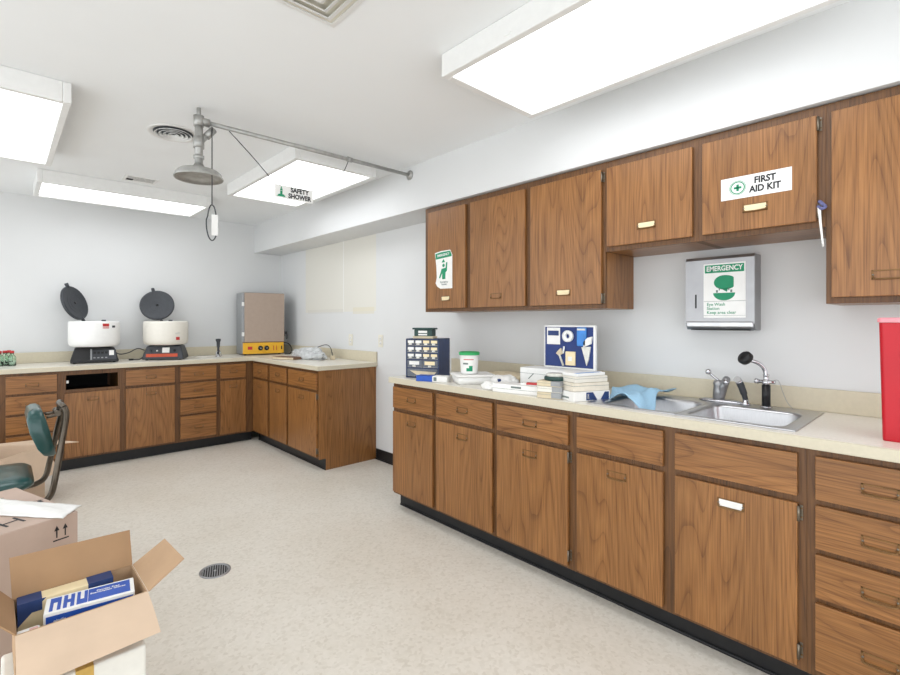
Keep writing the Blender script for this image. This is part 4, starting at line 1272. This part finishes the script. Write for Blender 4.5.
stack_box('flat_carton', SXB + 0.006, SYB + 0.004, z, -25, 0.205, 0.11, 0.040, pmat('pale_carton', (224, 216, 200), 0.6), 'cream carton second from the bottom of the stack by the sink', 'carton', seam, gb); z += 0.0412
stack_box('flat_carton', SXB + 0.012, SYB + 0.006, z, -20, 0.195, 0.105, 0.030, M['offwhite'], 'off-white carton third from the bottom of the stack by the sink', 'carton', seam, gb); z += 0.0312
def bluetop(m, mt, sx, sy, h):
    m.box(-sx / 2 + 0.01, -sy / 2 + 0.01, h - 0.001, sx / 2 - 0.02, -sy / 2 + 0.03, h + 0.0008, M['lblue'], 0, 1, mt)
stack_box('flat_carton', SXB + 0.01, SYB + 0.01, z, -14, 0.19, 0.10, 0.014, M['white'], 'thin white carton with pale blue stripe, topmost beside the sink', 'carton', bluetop, gb)

# red container at the right edge
t = thing('sharps_container', 'tall red plastic container with white lid at the right edge of the worktop', 'container', (2.152, 0.178, CT + 0.0005), RZ)
m = MB()
m.loft([rrect(0.075, 0.09, 0.072, 0.088, 0.012, 0.0), rrect(0.075, 0.09, 0.073, 0.089, 0.012, 0.004), rrect(0.075, 0.09, 0.081, 0.096, 0.014, 0.375), rrect(0.075, 0.09, 0.081, 0.096, 0.014, 0.385)], M['red'], cap0=True, cap1=True, smooth=False); m.build('body', t)
m = MB()
m.loft([rrect(0.075, 0.09, 0.085, 0.1, 0.014, 0.386), rrect(0.075, 0.09, 0.085, 0.1, 0.014, 0.398), rrect(0.075, 0.09, 0.08, 0.095, 0.014, 0.401)], pmat('pink_rim', (236, 150, 160), 0.4), cap0=True, cap1=True, smooth=False); m.build('rim', t)
m = MB(); m.loft([rrect(0.09, 0.1, 0.05, 0.06, 0.02, 0.4012), rrect(0.09, 0.1, 0.045, 0.055, 0.02, 0.445)], M['white'], cap0=True, cap1=True, smooth=False); m.build('lid', t)

# ------------------------------------------------------------------ cartons at the left
# white box on the floor
t = thing('storage_box', 'scuffed white box with amber tape under the open carton', 'box', (0.185, 1.872, 0), 0)
m = MB(); m.box(-0.185, -0.13, 0.0, 0.165, 0.115, 0.266, M['foam'], 0.008, 2); m.build('body', t)
m = MB(); m.box(-0.02, -0.1315, 0.13, 0.025, 0.1165, 0.2675, M['tape'], 0.0008, 1); m.build('tape_strip', t)
# open carton
Z0, ZR = 0.270, 0.42
t = thing('open_carton', 'open brown cardboard carton holding blue glove boxes, nearest the camera', 'carton', (0.193, 1.885, Z0), math.radians(0.8))
hx, hy, H, th = 0.165, 0.115, ZR - Z0, 0.004
k, ki = M['kraft'], M['kraftin']
m = MB()
m.box(-hx, -hy, 0, hx, hy, th, k)
m.box(-hx, -hy, th, hx, -hy + th, H, k); m.box(-hx, hy - th, th, hx, hy, H, k)
m.box(-hx, -hy + th, th, -hx + th, hy - th, H, k); m.box(hx - th, -hy + th, th, hx, hy - th, H, k)
m.build('body', t)
def flap(p0, p1, q1, q0, mat, name='flap', bow=0.0):
    """sheet with thickness between hinge edge p0-p1 and free edge q0-q1"""
    q = MB()
    P0, P1, Q0, Q1 = map(Vector, (p0, p1, q0, q1))
    nrm = (P1 - P0).cross(Q0 - P0).normalized()
    def fn(u, v):
        a = P0.lerp(P1, u); b = Q0.lerp(Q1, u)
        return a.lerp(b, v) + nrm * bow * math.sin(v * PI) 
    q.sheet(4, 6, fn, mat, th, smooth=False)
    return q.build(name, t)
flap((-hx, -hy - 0.001, H), (hx, -hy - 0.001, H), (hx + 0.018, -hy - 0.085, H - 0.100), (-hx + 0.0, -hy - 0.090, H - 0.11), M['kraftpale'], bow=-0.006)
flap((hx, hy, H), (-hx, hy, H), (-hx - 0.006, hy + 0.05, H + 0.118), (hx + 0.0, hy + 0.045, H + 0.112), ki)
flap((hx + 0.001, -hy, H), (hx + 0.001, hy, H), (hx + 0.105, hy - 0.005, H + 0.065), (hx + 0.118, -hy + 0.03, H + 0.058), k)
flap((-hx - 0.001, hy, H), (-hx - 0.001, -hy, H), (-hx - 0.06, -hy, H + 0.07), (-hx - 0.055, hy, H + 0.07), ki)

def glove_box(cx, cy, cz, rz, tilt, label, big):
    t2 = thing('glove_box', label, 'box', (cx, cy, cz), rz, 'glove boxes in the carton')
    t2.rotation_euler = (tilt, 0, rz)
    L, D, Hh = 0.235, 0.10, 0.073
    m = MB()
    m.box(-L / 2, -D / 2, 0, L / 2, D / 2, Hh, M['paper'], 0.002, 2)
    f = -D / 2 - 0.0006
    if big:
        m.box(-L / 2 + 0.006, f, 0.020, L / 2 - 0.004, f + 0.001, Hh - 0.010, M['blue'])
        m.text('EXAM GLOVES', 0.013, front_at(-L / 2 + 0.075, f - 0.0008, 0.030), M['white'], 0.0003)
        m.text('nitrile', 0.013, front_at(-L / 2 + 0.04, f - 0.0008, 0.046), M['white'], 0.0002)
        m.text('medium', 0.010, front_at(0.05, f - 0.0008, 0.045), M['lblue'], 0.0)
    else:
        m.box(-L / 2 + 0.006, f, 0.006, L / 2 - 0.004, f + 0.001, Hh - 0.006, M['blue'])
    z = Hh + 0.0006
    m.box(-0.008, -D / 2 + 0.010, z - 0.001, L / 2 - 0.012, D / 2 - 0.010, z, M['blue'])
    for i, ch in enumerate(('n', 'B', 'U')):
        x = -L / 2 + 0.026 + i * 0.034
        for (ya, yb) in ((-D / 2 + 0.010, D / 2 - 0.010),):
            if ch == 'n':
                m.box(x - 0.014, ya, z - 0.001, x - 0.005, yb, z, M['blue']); m.box(x + 0.005, ya, z - 0.001, x + 0.014, yb, z, M['blue']); m.box(x - 0.005, yb - 0.03, z - 0.001, x + 0.005, yb, z, M['blue'])
            elif ch == 'B':
                m.box(x - 0.014, ya, z - 0.001, x - 0.004, yb, z, M['blue']); m.box(x + 0.004, ya, z - 0.001, x + 0.014, yb, z, M['blue']); m.box(x - 0.004, ya + 0.03, z - 0.001, x + 0.004, ya + 0.05, z, M['blue'])
            else:
                m.box(x - 0.014, ya, z - 0.001, x - 0.005, yb, z, M['blue']); m.box(x + 0.005, ya, z - 0.001, x + 0.014, yb, z, M['blue']); m.box(x - 0.005, ya, z - 0.001, x + 0.005, ya + 0.03, z, M['blue'])
    m.text('Powder Free\nExamination Gloves', 0.012, Matrix.Translation((0.045, 0.012, z + 0.0005)), M['white'], 0.0002)
    m.build('carton', t2)
    return t2
glove_box(0.218, 1.8645, 0.2755, math.radians(-8), 0.0, 'blue and white glove box lying beneath the topmost one in the open carton', False)
glove_box(0.218, 1.8645, 0.3495, math.radians(-8), 0.0, 'blue and white glove box with bold letters, topmost in the open carton', True)
m = MB()
mt = Matrix.Translation((0.158, 1.9645, 0.276)) @ Matrix.Rotation(0, 4, 'Z')
m.box(-0.12, -0.027, 0, 0.13, 0.027, 0.150, M['card_cream'], 0.002, 2, mt)
m.prism([mt @ Vector(p) for p in ((-0.12, -0.0276, 0.08), (-0.05, -0.0276, 0.150), (-0.12, -0.0276, 0.150))], (0, 0.001, 0), M['dblue'])
m.box(0.06, -0.0282, 0.120, 0.1306, 0.0276, 0.1508, M['dblue'], 0, 1, mt)
m.box(-0.1206, -0.0282, 0.115, -0.06, 0.0276, 0.1508, M['dblue'], 0, 1, mt)
tag(m.build('supply_box'), 'cream box with navy corners behind the blue glove box', 'box')
m = MB()
mt = Matrix.Translation((0.060, 1.802, 0.276))
m.box(-0.026, -0.025, 0, 0.026, 0.025, 0.125, M['paper'], 0.002, 2, mt)
m.box(0.0, -0.0256, 0.08, 0.02, -0.024, 0.105, M['redink'], 0, 1, mt)
m.box(0.002, -0.018, 0.1245, 0.022, 0.018, 0.1258, pmat('pink_print', (222, 176, 168), 0.6), 0, 1, mt)
tag(m.build('small_box'), 'small white box with pink print at the left inside the open carton', 'box')

# big closed carton behind
ang = math.atan2(0.084, 0.247)
t = thing('shipping_carton', 'large closed pinkish carton with handling arrows, under the white packet', 'carton', (0.244, 2.488, 0), ang)
W, D, H = 0.50, 0.585, 0.50
m = MB(); m.box(-W, 0, 0.0, 0, D, H, M['kraftpink'], 0.004, 2)
m.box(-W, D * 0.5 - 0.0008, H - 0.001, 0, D * 0.5 + 0.0008, H + 0.0004, M['ink'])
m.build('body', t)
m = MB(); y = -0.0008
for x in (-0.077, -0.047):
    m.prism([(x - 0.0022, y, H - 0.083), (x + 0.0022, y, H - 0.083), (x + 0.0022, y, H - 0.052), (x - 0.0022, y, H - 0.052)], (0, 0.001, 0), M['ink'])
    m.prism([(x - 0.009, y, H - 0.054), (x + 0.009, y, H - 0.054), (x, y, H - 0.034)], (0, 0.001, 0), M['ink'])
m.box(-0.090, y, H - 0.096, -0.034, y + 0.001, H - 0.091, M['ink'])
m.build('arrow_print', t)
m = MB()
m.text('Hot', 0.12, Matrix.Translation((-0.245, 0.105, H + 0.001)) @ Matrix.Rotation(PI + 0.12, 4, 'Z') , M['ink'], -0.001)
m.build('handwriting', t)
m = MB()
for kx in range(9):
    m.box(-0.25 + kx * 0.016, D - 0.11, H - 0.001, -0.25 + kx * 0.016 + (0.006 if kx % 3 else 0.011), D - 0.06, H + 0.0006, M['greyink'])
m.box(-0.26, D - 0.125, H - 0.001, -0.09, D - 0.121, H + 0.0006, M['greyink']); m.box(-0.26, D - 0.05, H - 0.001, -0.09, D - 0.046, H + 0.0006, M['greyink'])
m.box(-0.035, D - 0.33, H - 0.001, -0.02, D - 0.30, H + 0.0006, M['ink'])
m.build('print_block', t)
m = MB()
PKC = ((-0.10, 2.99), (0.262, 2.54), (0.188, 2.422), (-0.10, 2.74))
def pk(u, v):
    a, b, c, d = [Vector(p) for p in PKC]
    p = d.lerp(c, u).lerp(a.lerp(b, u), v)
    z = 0.504 + 0.013 * max(0, 1 - abs(v - 0.5) * 2.1) * (0.6 + 0.4 * math.sin(u * 9 + v * 4)) + 0.003 * noise.noise((u * 9, v * 6, 2)) + 0.002
    return (p.x, p.y, z)
m.sheet(36, 14, pk, M['paper'], 0.003)
o = m.build('plastic_packet')
tag(o, 'long white plastic packet lying across the closed carton', 'packet')

# chair
t = thing('side_chair', 'green vinyl chair with bent bronze tube frame behind the closed carton', 'chair', (-0.078, 3.47, 0))
tb = M['tube']
m = MB()
m.loft([rrect(0, 0, 0.195, 0.225, 0.06, 0.425), rrect(0, 0, 0.21, 0.24, 0.07, 0.435), rrect(0, 0, 0.212, 0.242, 0.07, 0.452), rrect(0, 0, 0.19, 0.22, 0.07, 0.472), rrect(0, 0, 0.12, 0.15, 0.06, 0.480)], M['vinyl'], cap0=True, cap1=True)
m.build('seat', t)
m = MB()     # backrest: curved pad facing -x
def padring(z, hw, th_, xo, rr=0.025):
    pts = []
    for p in rrect(0, 0, th_, hw, min(th_, rr) * 0.98, 0, 4):
        bend = 0.05 * (p.y / 0.2) ** 2
        pts.append(Vector((xo + p.x - bend, p.y, z)))
    return pts
m.loft([padring(0.555, 0.11, 0.010, 0.300), padring(0.565, 0.14, 0.026, 0.298), padring(0.61, 0.165, 0.036, 0.288), padring(0.70, 0.172, 0.042, 0.264), padring(0.77, 0.165, 0.040, 0.246), padring(0.812, 0.14, 0.030, 0.234), padring(0.826, 0.11, 0.012, 0.230)], M['vinyl'], cap0=True, cap1=True)
m.build('backrest', t, label='rounded green vinyl back pad')
m = MB(); r = 0.0155
for a in (-1, 1):
    m.tube(bez([(0.15, a * 0.205, 0.325), (0.228, a * 0.207, 0.330), (0.276, a * 0.206, 0.362), (0.298, a * 0.203, 0.45), (0.330, a * 0.165, 0.64), (0.352, a * 0.125, 0.77), (0.346, a * 0.10, 0.815)] , 6) , r, tb, 10)
m.tube(bez([(0.346, -0.10, 0.815), (0.337, -0.075, 0.826), (0.330, 0.0, 0.828), (0.337, 0.075, 0.826), (0.346, 0.10, 0.815)], 6), r, tb, 10)
for a in (-1, 1):
    m.tube([(0.15, a * 0.205, 0.325), (0.02, a * 0.205, 0.345), (-0.17, a * 0.205, 0.410)], r, tb, 10)
m.build('back_frame', t)
m = MB()
for a in (-0.06, 0.06):
    m.tube(bez([(0.332, a, 0.822), (0.330, a, 0.79), (0.31, a, 0.772), (0.268, a, 0.765)], 5), 0.009, tb, 8)
m.tube([(0.318, -0.08, 0.782), (0.318, 0.08, 0.782)], 0.016, tb, 10)
m.build('back_bracket', t)
for a in (-1, 1):
    for x, xx in ((-0.16, -0.2), (0.15, 0.21)):
        q = MB(); q.tube([(x, a * 0.2, 0.424), (xx, a * 0.225, 0.012)], 0.0115, tb, 10)
        q.lathe([(0.015, 0.0), (0.014, 0.02), (0, 0.02)], M['black'], at=(xx, a * 0.225, 0.0), n=10); q.build('leg', t)

# open carton beyond the chair
t = thing('open_carton', 'open pale carton with splayed flaps on the floor beyond the chair', 'carton', (-0.083, 4.403, 0), math.radians(50))
k = M['kraftpale']; hx, hy, H = 0.24, 0.22, 0.40
m = MB()
m.box(-hx, -hy, 0, hx, hy, th, k)
m.box(-hx, -hy, th, hx, -hy + th, H, k); m.box(-hx, hy - th, th, hx, hy, H, k)
m.box(-hx, -hy + th, th, -hx + th, hy - th, H, k); m.box(hx - th, -hy + th, th, hx, hy - th, H, k)
m.build('body', t)
flap((-hx, -hy - 0.001, H), (hx, -hy - 0.001, H), (hx + 0.015, -hy - 0.094, H - 0.20), (-hx, -hy - 0.10, H - 0.20), k)
flap((hx, hy, H), (-hx, hy, H), (-hx, hy + 0.06, H + 0.07), (hx, hy + 0.06, H + 0.07), M['kraft'])
flap((hx + 0.001, -hy, H), (hx + 0.001, hy, H), (hx + 0.20, -hy + 0.16, H - 0.005), (hx + 0.21, -hy - 0.10, H - 0.03), M['kraftpale'])
flap((-hx - 0.001, hy, H), (-hx - 0.001, -hy, H), (-hx - 0.12, -hy, H + 0.06), (-hx - 0.12, hy, H + 0.06), k)
